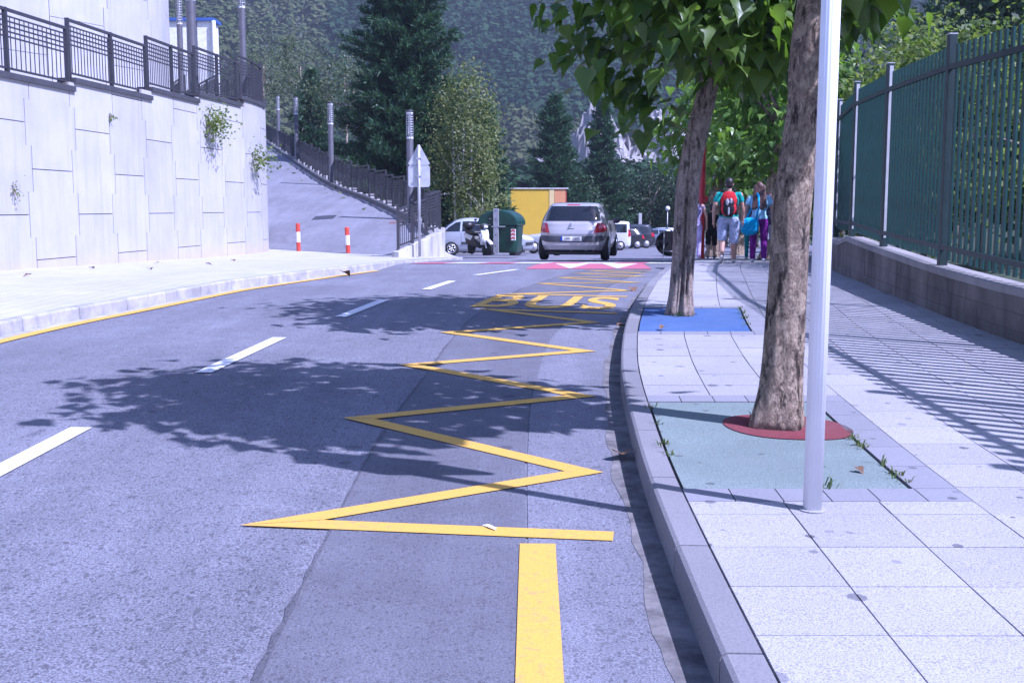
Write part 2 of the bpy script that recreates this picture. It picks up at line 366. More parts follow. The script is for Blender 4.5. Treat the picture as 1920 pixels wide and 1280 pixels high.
sheet('ground', [[(x, y, hill(x, y)-(.22 if y < 140 and -26 < x < fence_x(min(y, 45))+.5+max(0, y-45)*.5 else 0)) for x in gx] for y in gy], M['hill'])
def frange(a, b, s): return [a+(b-a)*i/max(1, round((b-a)/s)) for i in range(max(1, round((b-a)/s))+1)]
YR = frange(-7, 30.8, .35)
road = sheet('road', [[(lkerb_x(y)+(kerb_x(y)-lkerb_x(y))*k/10, y, road_z(y)) for k in range(11)] for y in YR], M['asphalt'])
sheet('parking_area', [[(x, y, prof(y)-.004) for x in (-22,-16,-11,-7,-3,0,3,6,9,13,18,26)] for y in (30.8,32,36,41,45,49,55,60,66,71,80,88,98,110,125)], M['asphalt_lot'])
# road wear: trench repair strip, worn strip on its right, dirty gutter with kerb shade in its colour
jit = lambda a: (random.random()-.5)*a
pl = spline([(-7,-.8),(3.3,-.79),(5.5,-.8),(6.7,-.775),(8.7,-.67),(12,-.46),(16,.1),(20,.85),(23.4,1.6)])
pr = spline([(-7,.03),(4.7,.058),(7,.1),(8.6,.187),(10.6,.366),(14,.95),(18,1.7),(23.4,2.9)])
YP = frange(-7, 23.3, .12)
sheet('asphalt_repair_strip', [[(pl(y)+jit(.025), y, road_z(y)+.004), ((pl(y)+pr(y))/2, y, road_z(y)+.004), (pr(y)+jit(.01), y, road_z(y)+.004)] for y in YP], M['asphalt_patch'], None, road)
sheet('worn_asphalt_strip', [[(pr(y)+.012, y, road_z(y)+.004), ((pr(y)+kerb_x(y)-.22)/2, y, road_z(y)+.004), (kerb_x(y)-.05, y, road_z(y)+.004)] for y in YP], M['asphalt_right'], None, road)
n = NT('gutter_dirt_shade'); f = n.noise(6, 7, .7)
gm = n.mix(n.ramp(f, [(.35, 0), (.65, 1)]), (.09, .085, .085), (.235, .222, .212)); n.bump(n.noise(22, 6), .4, .01); M['gutter'] = n.done(gm, .95, 0, .2)  # dirt tones, darkened to carry the shade beside the kerb
sheet('gutter_strip', [[(kerb_x(y)-.12+jit(.018)-.015*math.sin(y*2.3)-.012*math.sin(y*7), y, road_z(y)+.006), (kerb_x(y)-.06, y, road_z(y)+.0065), (kerb_x(y)+.01, y, road_z(y)+.008)] for y in YP], M['gutter'], None, road)
sheet('left_gutter_strip', [[(lkerb_x(y), y, road_z(y)+.004), (lkerb_x(y)+.13+jit(.01), y, road_z(y)+.004)] for y in frange(-7, 23, .25)], M['kerb_old'], None, road)

# painted markings, each a part of the road
sheet('repair_seam', [[(pl(y)-.002-abs(jit(.022))*(math.sin(y*2.1)+1), y, road_z(y)+.0055), (pl(y)+.004+abs(jit(.012)), y, road_z(y)+.0055)] for y in YP], asphalt('seam_tar', .105, .4, 120, .16), None, road)
def ribbon(m, a, b, wa, wb=None, z=.009, seg=.3):
    a = Vector(a); b = Vector(b); d = (b-a); L = d.length; nrm = Vector((-d.y, d.x)).normalized()
    k = max(1, int(L/seg)); wb = wb or wa; rows = []
    for i in range(k+1):
        p = a+d*i/k; w = wa+(wb-wa)*i/k
        for s in (-1, 1): q = p+nrm*s*w/2; rows.append((q.x, q.y, road_z(q.y)+z))
    m.add(rows, [(2*i, 2*i+1, 2*i+3, 2*i+2) for i in range(k)])
def flatpoly(m, pts, z=.009):
    m.add([(p[0], p[1], road_z(p[1])+z) for p in pts], [tuple(range(len(pts)))])
def up(o):
    if o.data.polygons and sum(p.normal.z for p in o.data.polygons) < 0: o.data.flip_normals()
    return o
def zigzag(px, w):
    T = [G(u, v) for u, v in px]; C = list(T)
    for i in range(1, len(T)-1):
        a = (T[i-1]-T[i]).normalized(); b = (T[i+1]-T[i]).normalized(); bi = (a+b).normalized()
        C[i] = T[i]+bi*min(.3, (w/2)/max(.12, math.sin(a.angle(b)/2)))
    left, right = [], []
    for i in range(len(C)):
        if i in (0, len(C)-1):
            d = (C[1]-C[0] if i == 0 else C[-1]-C[-2]).normalized(); nn = Vector((-d.y, d.x))*w/2
            left.append(C[i]+nn); right.append(C[i]-nn)
        else:
            d0 = (C[i]-C[i-1]).normalized(); d1 = (C[i+1]-C[i]).normalized(); n0 = Vector((-d0.y, d0.x)); n1 = Vector((-d1.y, d1.x))
            mt = (n0+n1).normalized(); k = (w/2)/max(.12, mt.dot(n0))
            left.append(C[i]+mt*k); right.append(C[i]-mt*k)
    for i in range(len(C)-1):
        m = MB(); k = 8; vs = []
        for j in range(k+1):
            for A, B in ((left[i], left[i+1]), (right[i], right[i+1])):
                p = A+(B-A)*j/k; vs.append((p.x, p.y, road_z(p.y)+.009+.0012*(i % 2)))
        m.add(vs, [(2*j, 2*j+1, 2*j+3, 2*j+2) for j in range(k)])
        up(m.build('zigzag_line', M['yellow'], road))
zigzag([(1150,1008),(434,988),(1136,888),(640,785),(1122,745),(745,685),(1122,660),(822,624),(1128,606),(889,579.5),(1157,588.5)], .122)
zigzag([(1176,557),(935,552),(1190,546),(1003,532),(1207,530.5),(1041,521),(1216,519),(1072,513),(1219,513.2),(1092,507.5),(1222,509)], .115)
m = MB(); a, b = G(1008,1022), G(1012,1290); b = b+(b-a)*1.6; ribbon(m, a, b, .15, .15); up(m.build('edge_line', M['yellow'], road))
m = MB()
for i, y in enumerate(YD := frange(-7, 22.6, .4)):
    if i: ribbon(m, (lkerb_x(YD[i-1])+.2, YD[i-1]), (lkerb_x(y)+.2, y), .145)
up(m.build('edge_line', M['yellow'], road))
for p0, p1 in (((-2.75,4.75),(-2.65,6.78)), ((-2.43,8.72),(-2.23,10.68)), ((-1.9,12.34),(-1.65,14.4)), ((-1.23,16.05),(-.98,18.3)), ((-.66,20.4),(.1,23.3)), ((-2.8,.7),(-2.8,2.7)), ((-2.8,-3.3),(-2.8,-1.3))):
    m = MB(); ribbon(m, p0, p1, .135); up(m.build('lane_dash', M['white_p'], road))
# the painted word, drawn along the road
tc = bpy.data.curves.new('bus_text', 'FONT'); tc.body = 'BUS'; tc.size = 1; tc.offset = .016; tc.space_character = 1.08; tc.resolution_u = 6
to = bpy.data.objects.new('bus_text_tmp', tc); COL.objects.link(to); bpy.context.view_layer.update()
me = bpy.data.meshes.new_from_object(to.evaluated_get(bpy.context.evaluated_depsgraph_get())); bpy.data.objects.remove(to)
xs = [v.co.x for v in me.vertices]; yy = [v.co.y for v in me.vertices]; x0, x1, y0, y1 = min(xs), max(xs), min(yy), max(yy)
BL, BR, TL, TR = G(880,576), G(1150,581.5), G(935,552.5), G(1166,558.5)
bm = bmesh.new(); bm.from_mesh(me); bmesh.ops.subdivide_edges(bm, edges=[e for e in bm.edges if e.calc_length() > .2], cuts=2)
for v in bm.verts:
    s = (v.co.x-x0)/(x1-x0); t = (v.co.y-y0)/(y1-y0); p = (BL*(1-s)+BR*s)*(1-t)+(TL*(1-s)+TR*s)*t; v.co = (p.x, p.y, road_z(p.y)+.0085)
bm.to_mesh(me); bm.free(); me.materials.append(M['yellow']); up(place(bpy.data.objects.new('bus_lettering', me), road))
# raised table: red field with white teeth on its ramp, then red and white bands
def table_poly(px, mat, name, z=.009):
    m = MB(); flatpoly(m, px, z); return up(m.build(name, mat, road))
x_at = lambda u, y: (u-960)/FPX*y
for k, (a, b, t0, t1) in enumerate(((985,1068,1022,1062), (1070,1157,1100,1140), (1159,1222,1190,1205))):
    y0, y1 = 23.55, 24.95
    N_ = 10; pts = [(x_at(a, y0), y0), (x_at(b, y0), y0)]
    pts += [(x_at(b, y0)+(x_at(t1, y1)-x_at(b, y0))*i/N_, y0+(y1-y0)*math.sin(i/N_*math.pi/2)) for i in range(1, N_+1)]
    pts += [(x_at(t0, y1)+(x_at(a, y0)-x_at(t0, y1))*i/N_, y0+(y1-y0)*math.cos(i/N_*math.pi/2)) for i in range(0, N_)]
    table_poly(pts, M['red_p'], 'red_ramp_tooth')
for a, b, c in ((1040,1106,1069), (1128,1196,1158)):
    table_poly([(x_at(c, 23.6), 23.6), (x_at(b, 24.93), 24.93), (x_at(a, 24.93), 24.93)], M['white_worn'], 'white_ramp_triangle', .0125)
xx = -2.3
for k in range(9):
    w = .75; mtl = M['red_p'] if k % 2 == 0 else M['white_worn']
    pts = [(xx, 25.0), (xx+w, 25.0), (xx+w+.3, 26.4), (xx+.3, 26.4)]; xx += w
    table_poly(pts, mtl, 'table_band')

# right pavement: bed, kerb stones, tiles, tree pits
sw_z = lambda y: prof(y)+KH
BACK = .135
pav = sheet('pavement', [[(kerb_x(y)+BACK-.03, y, sw_z(y)-.03), ((kerb_x(y)+fence_x(y))/2, y, sw_z(y)-.03), (fence_x(y)+.1, y, sw_z(y)-.03)] for y in frange(-7, 60, .5)], M['joint'])
pits = {'g': (4.96, 6.92), 'b': (10.13, 12.0)}
def kerbstone(y0, y1, fx, sgn, mat, parent, z0=-.25, drop=0):
    m = MB(); k = 3; rows = []
    for i in range(k+1):
        y = y0+.006+(y1-y0-.012)*i/k; x = fx(y); zt = prof(y)+KH-drop
        sec = [(x, z0+prof(y)), (x+sgn*.004, zt-.022), (x+sgn*.009, zt-.008), (x+sgn*.024, zt), (x+sgn*(BACK-.004), zt-.002), (x+sgn*(BACK-.004), z0+prof(y))]
        rows.append([(a, y, b) for a, b in sec])
    vs = [p for r in rows for p in r]; q = 6
    m.add(vs, [(i*q+j, i*q+(j+1) % q, (i+1)*q+(j+1) % q, (i+1)*q+j) for i in range(k) for j in range(q)]+[tuple(range(q)), tuple(range(k*q, k*q+q))])
    return m.build('kerb_stone', mat, parent)
y = -6.6
while y < 34: kerbstone(y, y+.98, kerb_x, 1, M['kerb'], pav); y += .98
TS = .415; tile_n = 0; far = MB()
def tile_corner(i, y): return kerb_x(y)+BACK+TS*i
def in_pit(x, y, grow=0):
    for a, b in pits.values():
        if a-grow-.01 < y < b+grow+.01 and x < kerb_x(y)+BACK+1.06+grow: return True
    return False
rows_y = frange(-3.3, 46, TS)
tiles = []
for j in range(len(rows_y)-1):
    ya, yb = rows_y[j], rows_y[j+1]
    for i in range(12):
        ov = .0
        xm = tile_corner(i+.5, (ya+yb)/2)
        if xm-.2 > fence_x((ya+yb)/2)-.02: continue
        xa = [tile_corner(i, ya), tile_corner(i, yb)]; xb = [min(tile_corner(i+1, yy_), fence_x(yy_)+.02) for yy_ in (ya, yb)]
        # cut tiles at the pits and their grey borders
        segs = [(ya, yb)]
        for a, b in pits.values():
            if i < 3: 
                out = []
                for s0, s1 in segs:
                    lo, hi = a-.2, b+.2
                    if s1 <= lo or s0 >= hi: out.append((s0, s1)); continue
                    if s0 < lo-.03: out.append((s0, lo))
                    if s1 > hi+.03: out.append((hi, s1))
                segs = out
        for s0, s1 in segs:
            g1, g2 = .0036, .0028; t0, t1 = (s0-ya)/(yb-ya), (s1-ya)/(yb-ya)
            lx = lambda t: xa[0]+(xa[1]-xa[0])*t; rx = lambda t: xb[0]+(xb[1]-xb[0])*t
            dz = random.uniform(-.0015, .0015)
            P = []
            for zz, ins in ((-.028, 0), (0, 0)):
                for X, T, sg in ((lx, t0, 1), (rx, t0, -1), (rx, t1, -1), (lx, t1, 1)):
                    yv = (s0+g2) if T == t0 else (s1-g2)
                    P.append((X(T)+sg*g1, yv, sw_z(yv)+zz+dz))
            tiles.append((max(0, (s0+s1)/2), P))
vis = [t for t in tiles if t[0] > 2.2]; vis.sort(key=lambda t: t[0]); keep = set(id(t) for t in vis[:300])
for t in tiles:
    if id(t) in keep: MB().hexa(t[1]).build('paving_tile', M['tile'], pav)
    else: far.hexa(t[1])
far.build('distant_paving_tiles', M['tile'], pav)['kind'] = 'stuff'
def pit(a, b, mat, name, label):
    m = MB(); rows = []
    k = 16
    vs = []
    for i in range(k+1):
        y = a+.012+(b-a-.024)*i/k
        for t in range(5): vs.append((kerb_x(y)+BACK+.012+(1.02)*t/4, y, sw_z(y)-.004))
    m.add(vs, [(i*5+j, i*5+j+1, i*5+j+6, i*5+j+5) for i in range(k) for j in range(4)])
    o = up(m.build(name, mat, pav)); o['label'] = label
    # border pavers
    w = .2
    for y0, y1 in ((a-w, a), (b, b+w)):
        for t in range(6 if w else 0):
            xs0, xs1 = .21*t, .21*(t+1)
            if t == 5: xs1 = 1.245
            P = []
            for zz in (-.028, .001):
                for X, Y in ((xs0+.003, y0+.003), (xs1-.003, y0+.003), (xs1-.003, y1-.003), (xs0+.003, y1-.003)): P.append((kerb_x(Y)+BACK+X, Y, sw_z(Y)+zz))
            MB().hexa(P).build('border_paver', M['tile_dark'], pav)
    k = max(2, round((b-a)/.4))
    for t in range(k):
        y0, y1 = a+(b-a)*t/k, a+(b-a)*(t+1)/k; P = []
        for zz in (-.028, .001):
            for X, Y in ((1.048, y0+.003), (1.242, y0+.003), (1.242, y1-.003), (1.048, y1-.003)): P.append((kerb_x(Y)+BACK+X, Y, sw_z(Y)+zz))
        MB().hexa(P).build('border_paver', M['tile_dark'], pav)
pit(*pits['g'], M['rub_green'], 'green_rubber_surface', 'pale green rubber surfacing of the tree pit')
pit(*pits['b'], M['rub_blue'], 'blue_rubber_surface', 'blue rubber surfacing of the tree pit')
m = MB(); c = G(1462, 798, KH); c.x += .0; vs = []
for i in range(28):
    a = 2*math.pi*i/28; e = abs(math.cos(a))**.75*math.copysign(1, math.cos(a)); q = Vector((c.x+.035+e*.345, c.y-.02+math.sin(a)*.31-.06*math.cos(a)))
    vs.append((q.x, q.y, sw_z(q.y)+.001))
m.add(vs, [tuple(range(28))]); o = up(m.build('red_rubber_ring', M['rub_red'], pav)); o['label'] = 'dark red rubber oval round the trunk'

# left pavement with its kerb; it stays level where the road starts to fall away
_lx = [-8,0,4,8,12,16,20,24,28,32,40,100]; _ly = [-.24,0,.12,.24,.345,.385,.34,.26,.17,.12,.1,.1]
def lprof(y): return float(np.interp(y, _lx, _ly))
def GL(u, v, off=KH):
    d = ray(u, v); d /= d.y; y = 10.
    for i in range(200): y = y*.5+.5*(lprof(y)+off-CZ)/d.z
    return Vector((d.x*y, y, lprof(y)+off))
def lz(x, y):
    t = min(1, max(0, (x+3.2)/1.6)); return lprof(y)*(1-t)+prof(y)*t+KH
wallp = spline([(6,-9.9),(12,-9.35),(19,-8.68),(23.5,-8.2),(27.3,-7.85),(30,-7.55),(31.5,-7.38),(33,-7.32),(34.5,-7.45),(36,-7.85)])
n = NT('small_paving'); br = n.t.nodes.new('ShaderNodeTexBrick'); br.inputs['Scale'].default_value = 1; br.offset = 0
br.inputs['Brick Width'].default_value = .2; br.inputs['Row Height'].default_value = .2; br.inputs['Mortar Size'].default_value = .008
n.link(n.co, br.inputs['Vector']); br.inputs[1].default_value = (.41, .4, .39, 1); br.inputs[2].default_value = (.445, .435, .425, 1); br.inputs[3].default_value = (.33, .315, .3, 1)
cc = n.mix(1, br.outputs[0], n.ramp(n.noise(1.2, 5), [(.3, .9), (.7, 1.05)]), 'MULTIPLY'); M['small_tile'] = n.done(cc, .85, 0, .3)
rows = []
for y in frange(-7, 31, .5):
    xr = lkerb_x(y)-.12; xl = wallp(max(y, 6))-.4
    rows.append([(xl+(xr-xl)*k/12, y, lz(xl+(xr-xl)*k/12, y)) for k in range(13)])
lpav = sheet('pavement_left', rows, M['small_tile'])
rows = []
for y in frange(31, 46, .5):
    xr = -1.4-.12*(y-31); rows.append([(-9.5+(xr+9.5)*k/12, y, lz(-9.5+(xr+9.5)*k/12, y)) for k in range(13)])
sheet('pavement_corner', rows, M['small_tile'])
y = -6.5
while y < 30.2: kerbstone(y, y+.98, lkerb_x, -1, M['kerb_old'], lpav, drop=0); y += .98

# ================================================================== retaining wall, ramp, railings
class Path:
    def __init__(s, pts, step=.25):
        P = [Vector(p) for p in pts]; out = []
        for i in range(len(P)-1):
            p0 = P[max(i-1, 0)]; p1 = P[i]; p2 = P[i+1]; p3 = P[min(i+2, len(P)-1)]; k = max(2, int((p2-p1).length/step))
            for j in range(k):
                t = j/k; out.append(.5*((2*p1)+(p2-p0)*t+(2*p0-5*p1+4*p2-p3)*t*t+(3*p1-p0-3*p2+p3)*t**3))
        out.append(P[-1]); s.p = out; s.s = [0]
        for i in range(1, len(out)): s.s.append(s.s[-1]+(out[i]-out[i-1]).length)
        s.L = s.s[-1]
    def at(s, d):
        d = min(max(d, 0), s.L); i = int(np.searchsorted(s.s, d)); i = max(1, min(i, len(s.p)-1))
        t = (d-s.s[i-1])/max(1e-9, s.s[i]-s.s[i-1]); return s.p[i-1].lerp(s.p[i], t)
    def dir(s, d): return (s.at(d+.05)-s.at(d-.05)).normalized()
    def nrm(s, d): q = s.dir(d); return Vector((q.y, -q.x))       # to the right of travel
def panel_wall(path, col_w, pan_h, topf, basef, mat, parent, phase=0., thick=.05, notch=.17):
    ncol = int(path.L/col_w); g = .008
    for c in range(ncol):
        s0, s1 = c*col_w, (c+1)*col_w; zt = topf((s0+s1)/2); zb = basef((s0+s1)/2)-.12
        off = phase+(pan_h/2 if c % 2 else 0); z = zb-pan_h*1.2; z = math.floor((zb-off)/pan_h)*pan_h+off
        while z < zt:
            m = MB(); done = False
            for (a, b, wd) in ((0, .25, -notch/2), (.25, .75, notch/2), (.75, 1, -notch/2)):
                z0 = max(zb, z+a*pan_h+(g if a == 0 else 0)); z1 = min(zt, z+b*pan_h-(g if b == 1 else 0))
                if z1-z0 < .02: continue
                done = True; k = 4; a0, a1 = s0-wd+.013, s1+wd-.013
                for i in range(k):
                    q = []
                    for zz in (z0, z1):
                        for ss, dd in ((a0+(a1-a0)*i/k, 0), (a0+(a1-a0)*(i+1)/k, 0), (a0+(a1-a0)*(i+1)/k, -thick), (a0+(a1-a0)*i/k, -thick)):
                            p = path.at(ss)+path.nrm(ss)*dd; q.append((p.x, p.y, zz))
                    m.hexa(q)
            if done:
                o = m.build('wall_panel', mat, parent, local=False)
            z += pan_h
def backing(path, topf, basef, parent, mat, d=-.03, th=.35):
    m = MB(); k = int(path.L/.4)
    for i in range(k):
        a, b = path.L*i/k, path.L*(i+1)/k; q = []
        for zz in (0, 1):
            for s, dd in ((a, d), (b, d), (b, d-th), (a, d-th)):
                p = path.at(s)+path.nrm(s)*dd; q.append((p.x, p.y, (topf((a+b)/2)-.01) if zz else basef(s)-.5))
        m.hexa(q)
    return m.build('wall_core', mat, parent, local=False)
WP = Path([(-10.3,4),(-9.75,9),(-9.25,14),(-8.68,19),(-8.2,23.5),(-7.85,27.3),(-7.55,30),(-7.34,32.2),(-7.36,33.8),(-7.7,35.4),(-8.5,37.5),(-10,40.5),(-12,44.5),(-15,51),(-19,60)])
# coping steps, read off the photograph
steps = []
def s_of_y(y): return next(WP.s[i] for i in range(len(WP.p)) if WP.p[i].y >= y)
for (u0, v0, u1) in ((-160,124,27),(27,143,135),(135,143,278),(278,152,373),(373,160,460),(460,168,487)):
    pass
ytop = [(4,3.45),(13.5,3.62),(17.3,3.75),(21.6,3.92),(25.2,4.12),(28.2,4.3),(31,4.5),(34,4.66),(37,4.85),(42,5.2),(48,5.9),(54,6.5)]
def wtop(s):
    y = WP.at(s).y; z = ytop[0][1]
    for a, b in ytop:
        if y >= a: z = b
    return z
wall = thing('retaining_wall', (-8.7, 19, lprof(19)+KH), 'tall curved retaining wall of interlocking pale concrete panels', 'wall')
wbase = lambda s: lprof(WP.at(s).y)+KH if WP.at(s).y < 36 else lprof(36)+KH
backing(WP, wtop, wbase, wall, M['wallgap'])
panel_wall(WP, 1.62, 1.62, wtop, wbase, M['panel'], wall, .62)
bounds = [0]+[s_of_y(y) for y, z in ytop[1:]]+[WP.L]
for i in range(len(bounds)-1):
    a, b = bounds[i], bounds[i+1]; k = max(2, int((b-a)/.5)); m = MB(); zt = wtop((a+b)/2)
    for j in range(k):
        s0, s1 = a+(b-a)*j/k, a+(b-a)*(j+1)/k; q = []
        for zz in (zt, zt+.1):
            for s, d in ((s0, .05), (s1, .05), (s1, -.33), (s0, -.33)):
                p = WP.at(s)+WP.nrm(s)*d; q.append((p.x, p.y, zz))
        m.hexa(q)
    m.build('coping', M['steel_lamp'], wall, local=False)
deck = [[(WP.at(s).x-d, WP.at(s).y+d*.12, wtop(s)+.02) for d in (.3, 2.5, 6, 10)] for s in frange(0, WP.L, 1.)]
sheet('terrace', deck, M['asphalt_lot'])
def rail_mesh(parent, P, Q, h, single, nb=None, mat=None, t=1):
    """one railing panel between ground points P and Q (top edges level at their own heights)"""
    mat = mat or M['steel_dark']; P = Vector(P); Q = Vector(Q); upv = Vector((0,0,1)); L = (Q-P).length; nb = nb or max(3, round(L/.115))
    MB().bar(P+upv*h, Q+upv*h, .06, .05).build('rail', mat, parent, local=False); MB().bar(P+upv*.09, Q+upv*.09, .035, .035).build('rail', mat, parent, local=False)
    bars = []
    for k in range(1, nb): a = P.lerp(Q, k/nb); bars.append((a+upv*.09, a+upv*(h-.11), .014*t))
    hs = [(P+upv*(h*f), Q+upv*(h*f), .03*t) for f in (.90, .82, .74, .66, .58)]
    if single:
        for a, b, w in bars: MB().bar(a, b, w).build('baluster', mat, parent, local=False)
        for a, b, w in hs: MB().bar(a, b, .012, w).build('slat', mat, parent, local=False)
    else:
        m = MB()
        for a, b, w in bars: m.bar(a, b, w)
        for a, b, w in hs: m.bar(a, b, .012, w)
        m.build('railing_infill', mat, parent, local=False)
def rail_post(parent, P, h, w=.07):
    MB().bar(P, Vector(P)+Vector((0,0,h)), w).build('post', M['steel_dark'], parent, local=False)
wr = thing('wall_railing', (-8.8, 19, 3.95), 'dark grey steel railing along the top of the retaining wall', 'railing')
for i in range(len(bounds)-1):
    a, b = bounds[i], bounds[i+1]; zt = wtop((a+b)/2)+.1; k = max(1, round((b-a)/1.75))
    for j in range(k):
        s0, s1 = a+(b-a)*j/k, a+(b-a)*(j+1)/k
        p0 = WP.at(s0)+WP.nrm(s0)*-.08; p1 = WP.at(s1)+WP.nrm(s1)*-.08; h = 1.08+.0
        P = Vector((p0.x, p0.y, zt)); Q = Vector((p1.x, p1.y, zt))
        vis_ = 17.5 < p0.y < 31
        rail_mesh(wr, P, Q, h, vis_, 14)
        rail_post(wr, P, h+.03)
        if j == k-1: rail_post(wr, Q-(Q-P).normalized()*.07, h+.03)
# upper tier: second wall set back on the terrace, white block behind it
UP = Path([(-25,14),(-20.5,22),(-16.5,29),(-13.2,35.2),(-12.1,38.2),(-12.2,40.5),(-13.2,44),(-16,50)])
uw = thing('upper_wall', (-16.5, 29, 4), 'white concrete wall of the upper tier behind the railing', 'wall')
ub = lambda s: 4.0; ut = lambda s: 13.5
backing(UP, ut, ub, uw, M['wallgap']); panel_wall(UP, 2.3, 2.3, ut, ub, M['panel'], uw, .3)
bd = thing('white_building', (-16.5, 54, 5), 'white box building with a blue roof edge above the terrace', 'building')
x0, x1 = AT(296, 100, 52).x, AT(398, 100, 52).x; zt = AT(350, 40, 52).z
MB().box(x0-8, x1, 52, 53.2, 4, zt).build('wall', M['white'], bd, local=False)
M['bluetrim'] = plain('blue_trim', (.05, .11, .33), .5)
MB().box(x0-8.1, x1+.12, 51.88, 53.3, zt, zt+.14).build('roof_edge', M['bluetrim'], bd, local=False)
for k in range(4): MB().box(x0-.3+k*.7, x0-.28+k*.7, 51.97, 52, 5, zt).build('wall_joint', M['steel_lamp'], bd, local=False)
MB().tube([(x1+.12, 51.9, 5), (x1+.12, 51.9, zt)], .1, 10).build('downpipe', M['white'], bd, local=False)

# ramp going up between the wall and its stepped railing
def ramp_pts():
    Rr = [(-2.5,29.3,.27),(-2.2,31.0,.36),(-2.35,33,.58),(-2.8,35.2,.85),(-3.5,37.8,1.15),(-5.6,43.6,1.83),(-8.1,50,2.55),(-12.2,63,4.1),(-16.3,77.6,5.6),(-20.5,93,7.1),(-25,112,8.5)]
    Ll = [(-8.3,36.6,.26),(-8.6,37.6,.36),(-9,38.4,.58),(-9.6,39.4,.85),(-10.4,41,1.15),(-12.4,46,1.83),(-14.6,51.5,2.55),(-19,64,4.1),(-23,78.5,5.6),(-27,94,7.1),(-32,112,8.5)]
    return Path([Vector(p) for p in Rr], .8), Path([Vector(p) for p in Ll], .8)
RR, LL = ramp_pts()
rows = []
for i in range(61):
    t = i/60; a = LL.at(LL.L*t); b = RR.at(RR.L*t); rows.append([a.lerp(b, k/8) for k in range(9)])
# keep the cross rows level with the right edge
ramp = sheet('ramp', rows, M['asphalt_ramp'])
m = MB(); kk = 120; sec0 = None
for i in range(kk):
    s0, s1 = 2.2+(RR.L-2.2)*i/kk, 2.2+(RR.L-2.2)*(i+1)/kk; q = []
    for zz in (-.1, .13):
        for s, d in ((s0, .0), (s1, .0), (s1, .16), (s0, .16)):
            p = RR.at(s); dd = RR.dir(s); nx = Vector((dd.y, -dd.x, 0)).normalized(); q.append(p+nx*d+Vector((0,0,zz)))
    m.hexa(q)
m.build('ramp_kerb', M['kerb'], ramp)
m = MB(); c = Vector((-6.6, 41.2, 0))
def ramp_z(x, y):
    best = min(range(61), key=lambda i: min((Vector(p)-Vector((x, y, p[2]))).length for p in rows[i])); return sum(p[2] for p in rows[best])/9
M['rust'] = plain('rusty_cover', (.2, .11, .1), .8)
for nm, (cu, cv, yy_), sz, mt in (('manhole_cover', (608, 408, 40.6), (.75, .8), 'dark'), ('drain_cover', (742, 417, 36.2), (.45, .4), 'rust')):
    p = AT(cu, cv, yy_); m = MB(); zz = []
    # find the ramp height under the cover by ray casting the ramp mesh
    d = ray(cu, cv).normalized(); ok, hit, nr, ix = ramp.ray_cast(Vector((0, 0, CZ)), d)
    if ok:
        ax = Vector((1, 0, 0)); ax = (ax-nr*ax.dot(nr)).normalized(); ay = nr.cross(ax)
        pts = [hit+ax*sx*sz[0]/2+ay*sy*sz[1]/2 for sx, sy in ((-1,-1),(1,-1),(1,1),(-1,1))]
        m.hexa([q+nr*.003 for q in pts]+[q+nr*.014 for q in pts]); m.build(nm, M[mt], ramp)
# stepped railing on concrete footings along the ramp's right edge
rg = thing('ramp_railing', (-3.6, 38, 1.2), 'long dark railing stepping down beside the asphalt ramp', 'railing')
s = 5.2; step_i = 0
while s < RR.L-4:
    w = 1.75 if step_i % 2 == 0 else .95
    a, b = RR.at(s), RR.at(s+w); d = RR.dir(s); nx = Vector((d.y, -d.x, 0)).normalized()*.36; zt = max(a.z, b.z)-.02
    P = Vector((a.x+nx.x, a.y+nx.y, zt)); Q = Vector((b.x+nx.x, b.y+nx.y, zt))
    rail_mesh(rg, P, Q, 1.12, False, max(5, round(w/.12)), None, 1.1); rail_post(rg, P, 1.14, .06); rail_post(rg, Q-(Q-P)*.05, 1.14, .06)
    if w > 1: rail_post(rg, P.lerp(Q, .5), 1.12, .05)
    m = MB(); lo = min(a.z, b.z)-.6
    m.hexa([P+Vector((-.1,-.1,lo-zt)), P+Vector((.22,0,lo-zt)), Q+Vector((.22,0,lo-zt)), Q+Vector((-.1,-.1,lo-zt)), P+Vector((-.1,-.1,.02)), P+Vector((.22,0,.02)), Q+Vector((.22,0,.02)), Q+Vector((-.1,-.1,.02))])
    m.build('footing', M['wing'], rg, local=False); s += w; step_i += 1
# parapet at the foot of the ramp with its own railing
A0 = GL(748, 482); A1 = GL(835, 478); A0 = Vector((A0.x, A0.y, A0.z)); A1 = Vector((-1.83, 30.7, .22))
pw = thing('ramp_parapet', A0, 'low weathered concrete parapet rising beside the foot of the ramp', 'wall')
d = (A1-A0); d.z = 0; L = d.length; d.normalize(); nx = Vector((d.y, -d.x, 0))
m = MB(); k = 8; hts = [.14+.56*min(1, (i/k)*1.05) for i in range(k+1)]
for i in range(k):
    q = []
    for top in (0, 1):
        for j, o_ in ((i, 0), (i+1, 0), (i+1, -.22), (i, -.22)):
            p = A0.lerp(A1, j/k)+nx*o_; p.z += hts[j] if top else -.4; q.append(p)
    m.hexa(q)
m.build('parapet_wall', M['wing'], pw, local=False, bevel=.012)
pr_ = thing('parapet_railing', A0+Vector((0,0,.14)), 'short dark railing on the concrete parapet behind the sign post', 'railing')
for j in range(3):
    a = A0.lerp(A1, .06+.3*j)-nx*.11; b = A0.lerp(A1, .06+.3*(j+1))-nx*.11
    za = A0.z+hts[min(k, int(k*(.06+.3*j)))]+.05; zb = za+.14; a.z = za; b.z = za+.12
    rail_mesh(pr_, a, b, 1.02, False, 7, None, 1.2); rail_post(pr_, a, 1.1, .07); 
    if j == 2: rail_post(pr_, b, 1.0, .07)

